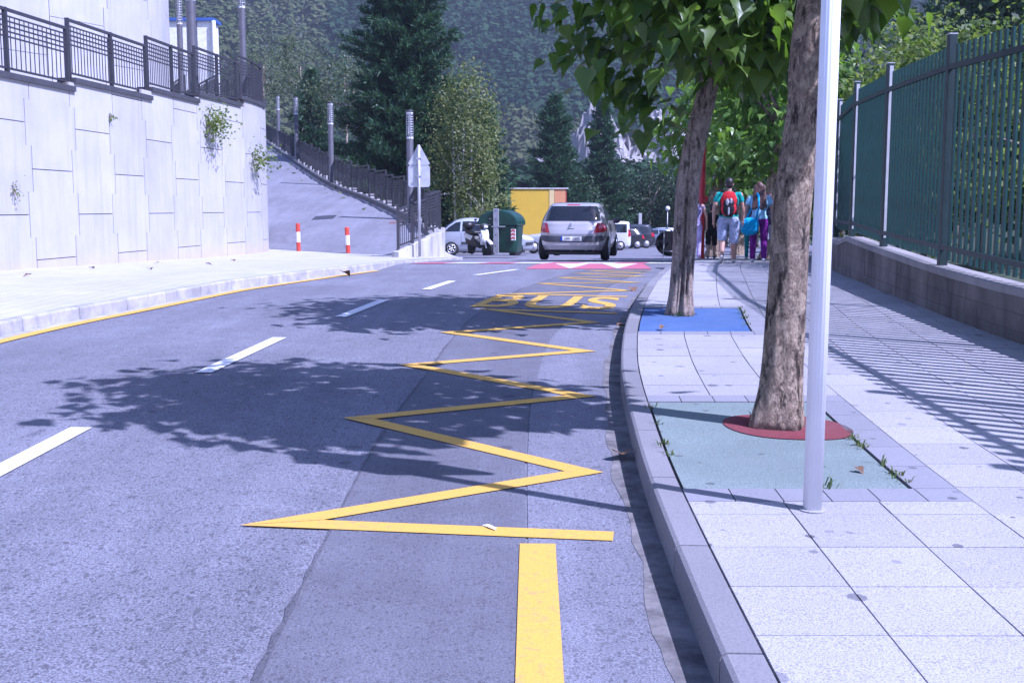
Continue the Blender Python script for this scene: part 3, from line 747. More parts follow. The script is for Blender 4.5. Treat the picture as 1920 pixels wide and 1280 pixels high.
# lamp posts with slatted heads
def lamp_post(base, h, label, dia=.22, group=None):
    t = thing('lamp_post', base, label, 'street lamp', group); r = dia/2; hd = h*.25
    MB().lathe([(r*1.35, 0), (r*1.35, .03), (r, .035), (r, h-hd)], 16).build('post', M['steel_lamp'], t, True)
    MB().lathe([(r*.93, h-hd), (r*.93, h-hd+.06), (r*.5, h-hd+.06), (r*.5, h-.12), (r*.93, h-.12), (r*.93, h-.06)], 16).build('lamp_core', M['white'], t, True)
    k = 10
    for i in range(k):
        z = h-hd+.07+(hd-.22)*i/(k-1); MB().lathe([(r*.55, z+.03), (r, z), (r, z+.012), (r*.55, z+.042)], 14).build('louvre', M['galv'], t, True)
    for a in range(4):
        x, y = r*.97*math.cos(a*math.pi/2+.4), r*.97*math.sin(a*math.pi/2+.4); MB().bar((x, y, h-hd), (x, y, h-.06), .018).build('stay', M['galv'], t)
    MB().lathe([(r*1.04, h-.06), (r*1.04, h), (r*.4, h+.015)], 16).build('cap', M['steel_dark'], t, True)
    return t
for k, (u, vb, yy_, vt, lab) in enumerate(((770,408,37.9,207,'grey lamp post with slatted head at the bottom of the ramp'), (622,348,50,192,'grey lamp post halfway up the ramp railing, leaning a little'), (557,305,63,182,'grey lamp post high on the ramp beyond the halfway lamp'), (523,280,77.6,180,'grey lamp post at the top of the ramp'))):
    b = AT(u, vb, yy_); top = AT(u, vt, yy_); lamp_post(b-Vector((0,0,.25)), top.z-b.z+.25, lab, .235, 'lamp posts of the ramp')
for u, yy_, wd, vtop, lab in ((362,29.6,.25,-60,'thick grey lamp post rising beside the railing on the wall'), (340,44,.215,-8,'slender grey lamp post with slatted head standing before the white building'), (457,37.5,.215,-45,'grey lamp post near the rounded end of the wall railing')):
    t_ = AT(u, vtop, yy_); zb = wtop(s_of_y(min(yy_, 50)))+.03
    lamp_post(Vector((AT(u, 150, yy_).x, yy_, zb)), t_.z-zb, lab, wd, 'lamp posts on the terrace')
# road sign seen from behind; the other pole on the right pavement carries the same kind of sign
def sign(base, h, label, pole_r, rz, fluted, tri=.62, plate=(.52, .5), clip=True):
    t = thing('sign_post', base, label, 'road sign', None, rz)
    pr2 = (lambda a, i: 1+.022*math.cos(a*16)) if fluted else None
    MB().tube([(0,0,0), (0,0,h*.5), (0,0,h)], pole_r, 64 if fluted else 14, prof=pr2).build('pole', M['alu'] if fluted else M['galv'], t, True)
    ht = tri*.87; z1 = h-ht-.01; z0 = z1-plate[1]; yb = pole_r+.012
    P = [(-tri/2+.06, z1), (tri/2-.06, z1), (tri/2-.01, z1+.04), (.04, z1+ht-.02), (-.04, z1+ht-.02), (-tri/2+.01, z1+.04)]
    MB().prism(P, lambda p: (p[0], yb, p[1]), lambda p: (p[0], yb+.025, p[1])).build('triangle_panel', M['signback'], t)
    w = plate[0]/2; P = [(-w+.04, z0), (w-.04, z0), (w, z0+.04), (w, z1-.05), (w-.04, z1-.01), (-w+.04, z1-.01), (-w, z1-.05), (-w, z0+.04)]
    MB().prism(P, lambda p: (p[0], yb, p[1]), lambda p: (p[0], yb+.025, p[1])).build('square_panel', M['signback'], t)
    for z in (z1+ht*.35, z0+plate[1]*.5): MB().box(-pole_r-.02, pole_r+.02, -pole_r-.008, yb, z-.02, z+.02).build('clamp', M['galv'], t)
    return t
b = GL(787, 481); hh = (481-275)/2100*b.y*1.0; sign((b.x, b.y, b.z), hh, 'grey sign post with triangle and square plates seen from behind', .038, 0, False, .58, (.56, .56))
b = G(1523, 955, KH); t = sign((b.x, b.y, sw_z(b.y)), 3.45, 'fluted aluminium sign pole beside the green tree pit', .0385, 0, True, .8, (.6, .55))
t.rotation_euler = (0, R(.25), 0)
MB().lathe([(.058, .0), (.058, .004), (.04, .006)], 24).build('foot_collar', M['tile'], t)
# red and white bollards
for (u, vt, vb, tilt, lab) in ((559,418,471,.6,'red and white striped bollard nearer the concrete wall'), (652,425,475,2.2,'leaning red and white striped bollard nearer the sign post')):
    p = GL(u+1, vb, .14); h = (vb-vt)/2100*p.y*1.0; t = thing('bollard', (p.x, p.y, p.z-.02), lab, 'bollard'); t.rotation_euler = (0, R(-tilt), 0)
    for z0, z1, mt in ((0, .34, 'redo'), (.34, .70, 'white'), (.70, 1, 'redo')):
        MB().lathe([(.064, z0*h), (.064, z1*h-(.01 if z1 == 1 else 0)), (.057 if z1 == 1 else .064, z1*h)], 16).build('red_band' if mt == 'redo' else 'white_band', M[mt], t)

# ================================================================== right boundary: block wall and green fence
lw = thing('low_wall', (fence_x(9), 9, sw_z(9)), 'low stained concrete block wall carrying the green fence', 'wall')
segs = [(-3, 3.1), (3.1, 6.0), (6.0, 8.9), (8.9, 11.8), (11.8, 14.7), (14.7, 18.05), (18.05, 24), (24, 32), (32, 45)]
def lwz(y): return wall_z(y)-(.12 if y > 18.05 else 0)
nblk = 0
for y0 in frange(-3, 44.4, 1.2)[:-1]:
    y1 = y0+1.2
    for c in range(3):
        za = lambda y: sw_z(y)-.05+(lwz(y)-.07-sw_z(y)+.05)*c/3; zb = lambda y: sw_z(y)-.05+(lwz(y)-.07-sw_z(y)+.05)*(c+1)/3
        o_ = .6 if c % 2 else 0; ya, yb = y0+o_+.002, y1+o_-.002; q = []; dx = random.uniform(-.003, .003)
        for f_, ds in ((za, .0015), (zb, -.0015)):
            for yy_, xx_ in ((ya, dx), (yb, dx), (yb, .2), (ya, .2)): q.append((fence_x(yy_)+xx_, yy_, f_(yy_)+ds))
        MB().hexa(q).build('block', M['lowwall'], lw, local=False)
m = MB(); ya_ = frange(-3, 44.4, .4)
for i in range(len(ya_)-1):
    q = []
    for top in (0, 1):
        for yy_, xx_ in ((ya_[i], .008), (ya_[i+1], .008), (ya_[i+1], .22), (ya_[i], .22)): q.append((fence_x(yy_)+xx_, yy_, lwz(yy_)-.08 if top else sw_z(yy_)-.3))
    m.hexa(q)
m.build('wall_core', M['lowwall'], lw, local=False)
for i, y0 in enumerate(frange(-3, 44.4, 1.2)[:-1]):
    y1 = y0+1.2; q = []
    for dz in (-.072, 0):
        for yy_, xx_ in ((y0+.003, -.018), (y1-.003, -.018), (y1-.003, .26), (y0+.003, .26)): q.append((fence_x(yy_)+xx_, yy_, lwz(yy_)+dz))
    MB().hexa(q).build('coping_stone', M['coping'], lw, local=False, bevel=.008)
fn = thing('green_fence', (fence_x(9)+.14, 9, lwz(9)), 'tall dark green steel fence of vertical pales on the block wall', 'fence')
FX = lambda y: fence_x(y)+.13
posts = [4.15, 6.05, 8.95, 11.85, 14.75, 17.5, 20.3, 23.1, 26, 29, 32, 35]
rail_b = spline([(0,.72),(9.5,1.056),(11.8,1.14),(14.8,1.23),(17.6,1.32),(24,1.28),(36,1.1)]); rail_t = spline([(0,2.6),(9.5,2.9),(11.7,2.99),(14.6,3.06),(17.3,3.13),(24,3.1),(36,2.95)])
for y in posts:
    big = .085
    MB().box(FX(y)-big/2-.01, FX(y)+big/2-.01, y-big/2, y+big/2, lwz(y)-.01, rail_t(y)+.33).build('post', M['fence_d'], fn, local=False, bevel=.006)
    MB().box(FX(y)-big/2-.012, FX(y)+big/2-.008, y-big/2-.002, y+big/2+.002, rail_t(y)+.33, rail_t(y)+.342).build('post_cap', M['chip'], fn, local=False)
    if 14 < y < 24:
        MB().box(FX(y)-.03, FX(y)+.02, y-big/2-.004, y-big/2-.001, rail_t(y)-1.9, rail_t(y)+.3).build('bare_metal_patch', M['chip'], fn, local=False)
pale = MB().box(-.01, .01, -.033, .033, 0, 1).mesh('pale', M['fence'])
npale = 0; rest = MB()
for i in range(len(posts)-1):
    a, b = posts[i], posts[i+1]; L = math.hypot(b-a, FX(b)-FX(a)); k = round(L/.163)
    for zf, hh_ in ((rail_b, .05), (rail_t, .055)):
        q0 = Vector((FX(a)-.03, a+.04, zf(a))); q1 = Vector((FX(b)-.03, b-.04, zf(b))); MB().bar(q0, q1, .04, hh_).build('rail', M['fence_d'], fn, local=False)
    for j in range(1, k):
        y = a+(b-a)*j/k; x = FX(a)+(FX(b)-FX(a))*j/k; z0 = rail_b(a)+(rail_b(b)-rail_b(a))*j/k-.13; z1 = rail_t(a)+(rail_t(b)-rail_t(a))*j/k+.22
        if y < 27:
            o = bpy.data.objects.new('pale', pale); o.location = (x+.002, y, z0); o.scale = (1, 1, z1-z0); o.rotation_euler = (0, 0, -math.atan2(FX(b)-FX(a), b-a))
            place(o, fn, False)
        else: rest.box(x-.011, x+.011, y-.032, y+.032, z0, z1)
if rest.v: rest.build('far_pales', M['fence'], fn, local=False)['kind'] = 'stuff'

# ================================================================== trees and plants
def np_mesh(name, V, Fq, mat, smooth=False):
    me = bpy.data.meshes.new(name); V = np.asarray(V, np.float32); Fq = np.asarray(Fq, np.int32); k = Fq.shape[1]
    me.vertices.add(len(V)); me.vertices.foreach_set('co', V.ravel())
    me.loops.add(Fq.size); me.loops.foreach_set('vertex_index', Fq.ravel())
    me.polygons.add(len(Fq)); me.polygons.foreach_set('loop_start', np.arange(0, Fq.size, k, dtype=np.int32)); me.polygons.foreach_set('loop_total', np.full(len(Fq), k, np.int32))
    me.materials.append(mat); me.update(); me.validate(); return me
def unit(a): return a/np.maximum(1e-9, np.linalg.norm(a, axis=-1, keepdims=True))
def rhombs(P, size, up_bias=.4, aspect=.6, out=None, ob=0.):
    """leaf-sized rhombus faces at points P"""
    n = len(P); d = unit(rng.normal(size=(n, 3))); nr = rng.normal(size=(n, 3)); nr[:, 2] += up_bias*2
    if out is not None: nr += out*ob
    nr = unit(nr); a = unit(d-nr*np.sum(d*nr, 1, keepdims=True)); b = np.cross(nr, a)
    s = (size*rng.uniform(.6, 1.3, n))[:, None]
    V = np.stack([P-a*s*.5, P+b*s*.5*aspect, P+a*s*.5, P-b*s*.5*aspect], 1).reshape(-1, 3)
    return V, np.arange(4*n).reshape(-1, 4)
def limb_mesh(base, top, r0, r1, limbs, mat, parent, name='trunk', bend=.15, nseg=7):
    m = MB(); pts = []; base = Vector(base); top = Vector(top); b = Vector((random.uniform(-1,1), random.uniform(-1,1), 0))*bend
    for i in range(nseg+1):
        t = i/nseg; pts.append(base.lerp(top, t)+b*math.sin(t*math.pi))
    m.tube(pts, [r0+(r1-r0)*(i/nseg)**.8 for i in range(nseg+1)], 9); o = m.build(name, mat, parent, True, local=False)
    for (t, tip, r) in limbs:
        p = base.lerp(top, t)+b*math.sin(t*math.pi); tip = Vector(tip); mid = p.lerp(tip, .5)+Vector((0, 0, (tip-p).length*.08))
        MB().tube([p, mid, tip], [r, r*.6, r*.2], 6).build('branch', mat, parent, True, local=False)
    return o
def broadleaf(name, base, h, rx, rz, nleaf, lsize, mat, label, cat='tree', group=None, clumps=26, trunkmat=None, trunk_r=.12, crown_c=.62, stems=1, spread=.28, bottom=-1.0):
    base = Vector(base); t = thing(name, base, label, cat, group); c = base+Vector((0, 0, h-rz*.98)); cc = np.array(c)
    D = unit(rng.normal(size=(clumps, 3))); rad = rng.uniform(.35, 1, (clumps, 1))**.6; C = D*rad*np.array([rx, rx, rz])*.86
    C = C[C[:, 2] > bottom*rz]
    limbs = [(random.uniform(.45, .95), tuple(cc+C[i]*.85), trunk_r*.4) for i in range(min(9, len(C)))]
    for s in range(stems):
        o_ = Vector((random.uniform(-.4,.4), random.uniform(-.3,.3), 0))*(stems > 1)
        limb_mesh(base+o_, c+o_*1.5+Vector((0,0,rz*.3)), trunk_r, trunk_r*.3, limbs if s == 0 else [], trunkmat or M['bark2'], t)
    idx = rng.integers(0, len(C), nleaf); P = C[idx]+rng.normal(size=(nleaf, 3))*np.array([rx, rx, rz])*spread*rng.uniform(.55, 1.15, (len(C), 1))[idx]*.62
    out = unit(P/np.array([rx, rx, rz])); V, F = rhombs(P+cc, lsize, .35, .62, out, .9)
    o = bpy.data.objects.new('crown', np_mesh('crown', V, F, mat)); place(o, t, False); return t
def pine(base, h, rmax, label, whorls=30, per=6, tufts=12, tl=.34, low=.06, shape=.85, group=None, mat='pine'):
    base = Vector(base); t = thing('pine_tree', base, label, 'tree', group)
    limb_mesh(base, base+Vector((0,0,h)), h*.016+.05, .02, [], M['pinebark'], t, bend=.05)
    P = []; Dr = []; m = MB()
    for w in range(whorls):
        f = low+(1-low)*(w+random.uniform(-.3,.3))/whorls; f = min(.99, max(low, f)); z = h*f; L = rmax*((1-f)**shape)*random.uniform(.75, 1.15)+.15
        a0 = random.uniform(0, 6.28)
        for k in range(per):
            a = a0+6.283*k/per+random.uniform(-.35, .35); l = L*random.uniform(.6, 1.12); rise = random.uniform(.05, .45)+f*.35; d = np.array([math.cos(a), math.sin(a), 0.])
            tip = d*l+np.array([0, 0, rise*l*.75]); o_ = np.array([0, 0, z])
            m.tube([base+Vector((0,0,z)), base+Vector(tuple(o_+tip*.55-np.array([0,0,.04*l]))), base+Vector(tuple(o_+tip))], [.015+.012*l, .01+.006*l, .006], 4, False)
            side = np.array([-d[1], d[0], 0])
            n_ = max(3, int(tufts*l/rmax+2))
            for q in range(n_):
                s = .25+.75*(q+random.random())/n_; lat = random.uniform(-1, 1)*.32*l*(1.15-s)
                P.append(o_+tip*s+side*lat+np.array([0, 0, abs(lat)*.25+random.uniform(-.08, .1)])); Dr.append(unit(tip/ max(l, .1)+side*lat/ max(l, .1)*1.5+np.array([0, 0, .45])))
    if True: m.build('branches', M['pinebark'], t, local=False)['kind'] = 'stuff'
    P = np.array(P); Dr = np.array(Dr); K = 13; n = len(P)
    PP = np.repeat(P, K, 0); DD = np.repeat(Dr, K, 0)+rng.normal(size=(n*K, 3))*.62; DD = unit(DD); L = tl*rng.uniform(.6, 1.2, (n*K, 1)); sd = unit(np.cross(DD, rng.normal(size=(n*K, 3))))*.03*(tl/.34)*1.15
    PP = PP+rng.normal(size=PP.shape)*.05
    V = np.stack([PP-sd, PP+sd, PP+DD*L], 1).reshape(-1, 3)+np.array(base); F = np.arange(3*n*K).reshape(-1, 3)
    o = bpy.data.objects.new('crown', np_mesh('crown', V, F, M[mat])); place(o, t, False); return t
# ---- street trees with large heart-shaped leaves
def leaf_verts(var):
    st = [(-.13,.17),(-.05,.34),(.1,.45),(.25,.5),(.36,.41),(.55,.29),(.75,.15),(.9,.055)]; V = [(0,0,0)]; fold = (.28,.12,.42)[var]; curl = (.3,.55,.2)[var]
    zf = lambda x, y: fold*abs(y)-curl*max(0, x)**2+.05*math.sin(9*x+var)*abs(y)*2
    mid = [(max(x, 0), 0, zf(max(x, 0), 0)-.02) for x, w in st]+[(1.02, 0, zf(1.02, 0))]
    L = [(x, w, zf(x, w)) for x, w in st]; Rr = [(x, -w, zf(x, -w)) for x, w in st]
    V = mid+L+Rr; n = len(st); F = []
    for i in range(n-1): F += [(i, i+1, n+1+i+1, n+1+i), (i+1, i, 2*n+1+i, 2*n+1+i+1)]
    F += [(n-1, n, n+1+n-1), (n, n-1, 2*n+1+n-1)]
    F = [f for f in F]
    return np.array(V), F
LV = [leaf_verts(i) for i in range(3)]
leaf_me = []
for V, F in LV:
    me = bpy.data.meshes.new('leaf'); me.from_pydata(V.tolist(), [], F); me.materials.append(M['cat']); me.polygons.foreach_set('use_smooth', [True]*len(F)); me.update(); leaf_me.append(me)
def catalpa(base, trunk_pts, radii, crown_c, crown_r, nleaf, lsize, label, nind, group, clumps=34, groove=False, seed=1, extra=(), barkm='bark', zmin=-9, lm='cat'):
    random.seed(seed); base = Vector(base); t = thing('catalpa_tree', base, label, 'tree', group)
    dense = []; rd = []
    P = Path(trunk_pts, .05); nseg = 60
    for i in range(nseg+1):
        s = P.L*i/nseg; dense.append(P.at(s)); rd.append(float(np.interp(i/nseg, [k/(len(radii)-1) for k in range(len(radii))], radii)))
    ph = [random.uniform(0, 6.28) for _ in range(8)]
    def prf(a, i):
        z = i/nseg*P.L
        w = 1+.05*math.sin(2*a+ph[0]+z*1.1)+.035*math.sin(3*a+ph[1]-z*2)+.02*math.sin(7*a+ph[2]+z*6)+.014*math.sin(13*a+ph[3]+z*15)+.02*math.sin(z*9+ph[4])*math.sin(a+ph[5])
        w += max(0, .22-z)*1.1*(1+.5*math.sin(4*a+ph[6]))
        if groove:
            for ctr, wd, dp in ((4.5+.12*math.sin(z*2.2), .17, .6), (4.95+.1*math.sin(z*3), .1, .3), (4.2, .1, .18)):
                da = (a-ctr+math.pi) % (2*math.pi)-math.pi; w -= dp*math.exp(-(da/wd)**2)*min(1, max(0, 1.9-z))*min(1, .35+z*2)
        return w
    MB().tube(dense, rd, 120, prof=prf).build('trunk', M[barkm], t, True, local=False)
    cc = Vector(crown_c); top = dense[-1]; tips = []
    for k in range(9):
        a = 6.283*k/9+random.uniform(-.3, .3); e = Vector((math.cos(a)*crown_r[0]*.8, math.sin(a)*crown_r[1]*.8, random.uniform(-.45, .5)*crown_r[2])); tip = cc+e
        st = top.lerp(dense[-6], random.random()); mid = st.lerp(tip, .5)+Vector((0,0,.25)); tips.append(tip)
        MB().tube([st, st.lerp(mid, .5)+Vector((0,0,.05)), mid, tip], [radii[-1]*.55, radii[-1]*.45, radii[-1]*.3, .012], 7).build('branch', M['bark'], t, True, local=False)
    D = unit(rng.normal(size=(clumps, 3))); C = D*(rng.uniform(.3, 1, (clumps, 1))**.55)*np.array(crown_r)*.9
    idx = rng.integers(0, clumps, nleaf); Pl = C[idx]+rng.normal(size=(nleaf, 3))*np.array(crown_r)*.17
    if len(extra):
        Pl = np.concatenate([Pl]+[np.array(c_)-np.array(cc)+rng.normal(size=(n_, 3))*np.array([s_, s_, s_*.8]) for c_, n_, s_ in extra])
    nx_ = sum(n_ for _, n_, _s in extra); ok = (Pl[:, 2]+cc.z > zmin); ok[len(Pl)-nx_:] = Pl[len(Pl)-nx_:, 2]+cc.z > zmin-.55; Pl = Pl[ok]
    Pw = Pl+np.array(cc); out = Pl.copy(); out[:, 2] = 0; out = unit(out+rng.normal(size=out.shape)*.001)
    mats = []
    for i in range(len(Pw)):
        az = rng.normal()*1.1; d = Vector(out[i]); d.rotate(Matrix.Rotation(az, 3, 'Z')); dr = rng.uniform(-.1, 1.3)
        x = (d*math.cos(dr)+Vector((0,0,-math.sin(dr)))).normalized(); z = (d*math.sin(dr)+Vector((0,0,math.cos(dr))))+Vector(rng.normal(size=3)*.25); y = z.cross(x).normalized(); z = x.cross(y)
        s = lsize*rng.uniform(.6, 1.25); mats.append((Matrix(((x.x, y.x, z.x), (x.y, y.y, z.y), (x.z, y.z, z.z))), s, Vector(Pw[i]), int(rng.integers(0, 3))))
    def score(mm):
        p = mm[2]; q = p-Vector((0,0,CZ)); 
        if q.y < .5: return 1e9
        f = Vector((0, math.cos(PITCH), -math.sin(PITCH))); uu = Vector((0, math.sin(PITCH), math.cos(PITCH))); dpt = q.dot(f); u = 960+FPX*q.x/dpt; v = 640-FPX*q.dot(uu)/dpt
        return dpt if (-10 < u < 1930 and -30 < v < 1290) else 1e6+dpt
    order = sorted(range(len(mats)), key=lambda i: score(mats[i])); indiv = [i for i in order[:nind] if score(mats[i]) < 1e5]; si = set(indiv)
    allV = []; allF = []; n0 = 0
    for i, (R3, s, p, k) in enumerate(mats):
        if i in si: continue
        V, F = LV[k]; W = V@np.array(R3).T*s+np.array(p); allV.append(W); allF += [tuple(a+n0 for a in f) for f in F]; n0 += len(W)
    me = bpy.data.meshes.new('crown'); me.from_pydata(np.concatenate(allV).tolist(), [], allF); me.materials.append(M[lm]); me.update()
    cr = bpy.data.objects.new('crown', me); place(cr, t, False); cr['kind'] = 'stuff'
    for i in indiv:
        R3, s, p, k = mats[i]; o = bpy.data.objects.new('leaf', leaf_me[k]); COL.objects.link(o); o.parent = cr
        o.matrix_parent_inverse = cr.matrix_parent_inverse.inverted() @ cr.matrix_parent_inverse
        Mw = Matrix.Translation(p) @ (R3*s).to_4x4(); o.matrix_basis = Mw
    return t
b1 = G(1457, 797, KH); z1 = sw_z(b1.y)-.02; Y1 = b1.y
tp = [Vector((b1.x, Y1, z1))]+[AT((a+b)/2, v, Y1) for a, b, v in ((1428,1504,684),(1440,1512,539),(1445,1522,394),(1462,1532,297),(1478,1544,200),(1486,1552,60))]+[Vector((1.72, Y1+.02, 3.3)), Vector((1.68, Y1-.05, 3.7))]
catalpa((b1.x, Y1, z1), tp, [.125, .108, .1, .1, .096, .092, .088, .08, .065], (1.66, 6.0, 4.33), (1.5, 1.35, 1.42), 2300, .19, 'street tree with rough flaky trunk in the green and red tree pit', 60, 'street trees with large leaves', seed=3, zmin=2.85, clumps=46,
        extra=((tuple(AT(1585, 10, 6.4)), 8, .07), (tuple(AT(1640, 8, 6.5)), 7, .07), (tuple(AT(1600, -50, 6.2)), 14, .1)))
b2 = G(1275, 589, KH); Y2 = b2.y; z2 = sw_z(b2.y)-.02
tp = [Vector((b2.x, Y2, z2))]+[AT(u, v, Y2) for u, v in ((1279,520),(1284,430),(1290,340),(1302,270),(1322,190),(1340,110))]+[Vector((2.12, Y2, 3.45)), Vector((2.05, Y2, 4.0))]
catalpa((b2.x, Y2, z2), tp, [.13, .12, .122, .122, .112, .1, .095, .08, .065], (2.14, 11.3, 4.25), (1.62, 1.7, 1.75), 2900, .205, 'street tree with deeply split trunk in the blue tree pit', 295, 'street trees with large leaves', clumps=60, groove=True, seed=5, barkm='bark2', zmin=2.75,
        extra=((tuple(AT(1225, 190, 11.2)), 40, .22), (tuple(AT(1150, 110, 11.2)), 45, .24), (tuple(AT(1085, 60, 11.2)), 30, .2), (tuple(AT(1420, 100, 11.6)), 40, .25), (tuple(AT(1440, 50, 11.6)), 40, .25)))
for k, (u, yy_, lab, cx, nl) in enumerate(((1336, 30.5, 'street tree behind the walking group, dark trunk by the red post', .2, 900), (1383, 36, 'street tree whose pale trunk base shows between the walkers', .3, 800), (1440, 26.5, 'street tree with sunlit crown rising beside the fence behind the walkers', .2, 900))):
    b = AT(u, 470, yy_); zb = sw_z(yy_)-.02; x = b.x
    catalpa((x, yy_, zb), [(x, yy_, zb), (x+.08, yy_, zb+.8), (x+.05, yy_, zb+1.6), (x+cx, yy_, zb+2.6), (x+cx, yy_, zb+3.3)], [.19, .16, .15, .12, .08], (x+cx, yy_-.2, zb+3.7), (1.9, 1.8, 1.75), nl*2, .23, lab, 0, 'street trees with large leaves', seed=11+k, lm='cat2')

# ---- conifers and broadleaved trees beyond the road
def base_at(u, y): x = (u-960)/FPX*y; return (x, y, hill(x, y)-.05)
random.seed(21)
pine(base_at(762, 62), 18, 4.3, 'big dense dark green pine towering behind the ramp railing', 60, 9, 24, .42, .04, .6)
pine(base_at(592, 84), 13.2, 3.3, 'dark pine standing above the upper end of the ramp', 34, 6, 10, .5, .1, .75)
pine(base_at(908, 61), 7.9, 2.2, 'smaller pine behind the birch beside the yellow building', 26, 7, 10, .36, .15, .7)
pine(base_at(1040, 88), 11.8, 3.3, 'dark pine with layered branches behind the orange end of the building', 34, 7, 11, .46, .1, .72)
pine(base_at(1128, 96), 12.4, 3.2, 'dark pointed pine in front of the pale rocks', 34, 7, 11, .46, .1, .78)
pine(base_at(1880, 40), 13.5, 4, 'dark conifer above the right end of the green fence', 32, 7, 12, .45, .2, .6)
broadleaf('birch_tree', base_at(866, 56), 9.2, 2.2, 3.9, 11500, .15, M['birch'], 'airy birch with pale olive leaves and white stems behind the container', 'tree', None, 44, M['birchbark'], .085, stems=3, spread=.3)
broadleaf('small_birch', base_at(905, 55), 4.3, 1.5, 1.7, 2600, .15, M['birch'], 'low birch bush between the container and the tall birch', 'tree', None, 20, M['birchbark'], .05)
for k, (u, yy_, h, rx, n_, lab) in enumerate(((505, 98, 9.5, 3.1, 4200, 'grey green tree at the top of the ramp by the wall end'), (572, 88, 8.6, 2.8, 4200, 'grey green tree between the two upper ramp lamps'), (652, 72, 7.2, 2.6, 4600, 'pale leaved tree overhanging the middle of the ramp railing'), (700, 64, 5, 2.0, 3400, 'low pale shrub under the big pine behind the railing'))):
    b = base_at(u, yy_); zr = RR.at(min(RR.L, max(0, (yy_-29)*1.07))).z
    broadleaf('grey_green_tree', (b[0], b[1], zr-.6), h, rx, h*.42, n_, .17, M['willow'], lab, 'tree', 'trees beside the ramp', 26, None, .09)
for k, (u, yy_, h, rx, lab) in enumerate(((1075, 92, 7.2, 3.2, 'dark bushy tree behind the roof of the silver hatchback'), (1120, 99, 7.8, 3.4, 'dark bushy tree behind the white van'), (1165, 104, 8.4, 3.6, 'tall dark tree behind the concrete pillar'), (1215, 101, 8.2, 3.4, 'dark tree left of the globe lamp'), (1262, 106, 8.8, 3.6, 'dark tree behind the globe lamp'), (1305, 98, 7.5, 3.4, 'dark tree behind the split trunk'), (1360, 92, 7.2, 3.4, 'dark tree beyond the walking group'), (1420, 88, 7.6, 3.4, 'dark tree beyond the end of the pavement'), (1480, 80, 7.8, 3.4, 'dark tree beyond the far end of the fence'))):
    b = base_at(u, yy_); broadleaf('dark_tree', (b[0], b[1], -1.85), h, rx, h*.5, 4200, .26, M['decid'], lab, 'tree', 'dark trees beyond the car park', 34, None, .16, spread=.27)
for k, (u, yy_, h, rx, n_, lab) in enumerate(((1570, 31, 5.6, 2.2, 4200, 'yellow green shrub behind the far part of the green fence'), (1650, 25.5, 5.6, 2.1, 4600, 'tall sunlit shrub behind the middle fence post'), (1735, 21, 4.9, 1.9, 4600, 'leafy shrub behind the green fence left of its tall post'), (1830, 19, 3.6, 1.9, 4200, 'shrub seen through the pales of the green fence'), (1930, 17, 3.0, 1.8, 3600, 'shrub behind the nearest fence panel'), (1790, 30, 7.2, 2.6, 4200, 'tall olive shrub reaching over the green fence'))):
    b = base_at(u, yy_); broadleaf('fence_shrub', (b[0], b[1], b[2]), h, rx, h*.48, n_, .15, M['shrub'] if k != 3 else M['decid'], lab, 'shrub', 'shrubs behind the green fence', 30, None, .07, spread=.3)
for k, (u, yy_, h) in enumerate(((1700, 48, 11), (1800, 56, 14), (1610, 60, 12), (1960, 34, 9))):
    b = base_at(u, yy_); broadleaf('slope_tree', b, h, 3.6, h*.5, 4200, .3, M['decid'], ('dark tree on the slope above the fence shrubs', 'tallest dark tree on the slope behind the fence', 'dark tree on the slope above the far fence end', 'dark tree behind the nearest fence shrub')[k], 'tree', 'trees on the slope behind the fence', 34, None, .18)
# plants rooted in the wall joints
def wall_plant(u, v, r, n_, ls, label, drop):
    best = min(WP.s, key=lambda s: abs((WP.at(s).x/WP.at(s).y)-(u-960)/FPX*1.0)); p = WP.at(best); c = AT(u, v, p.y/1.0); t = thing('wall_plant', c, label, 'plant')
    c = Vector((p.x, p.y, c.z)) + Vector((WP.nrm(best).x, WP.nrm(best).y, 0))*r*.45
    P = rng.normal(size=(n_, 3))*np.array([r*.42, r*.5, r*.5*drop])+np.array(c); m = MB()
    for k in range(7): q = P[k]; m.tube([(p.x, p.y, c.z), ((p.x+q[0])/2, (p.y+q[1])/2, (c.z+q[2])/2+.05), tuple(q)], [.012, .008, .003], 5)
    m.build('stems', M['bark2'], t, local=False)
    V, F = rhombs(P, ls, .4, .7); o = bpy.data.objects.new('leaves', np_mesh('leaves', V, F, M['shrub'])); place(o, t, False)
wall_plant(398, 232, .46, 520, .085, 'bushy green plant growing out of the wall beside the thick lamp post', 1.0)
wall_plant(480, 300, .5, 330, .09, 'loose yellow green plant growing from the rounded wall end', .9)
wall_plant(338, 195, .3, 130, .05, 'thin green trailing plant hanging below the railing', 2.2)
wall_plant(40, 358, .14, 50, .04, 'small green tuft in a lower wall joint', 1.6)
wall_plant(218, 221, .1, 40, .05, 'tiny green tuft high on the wall face', .8)
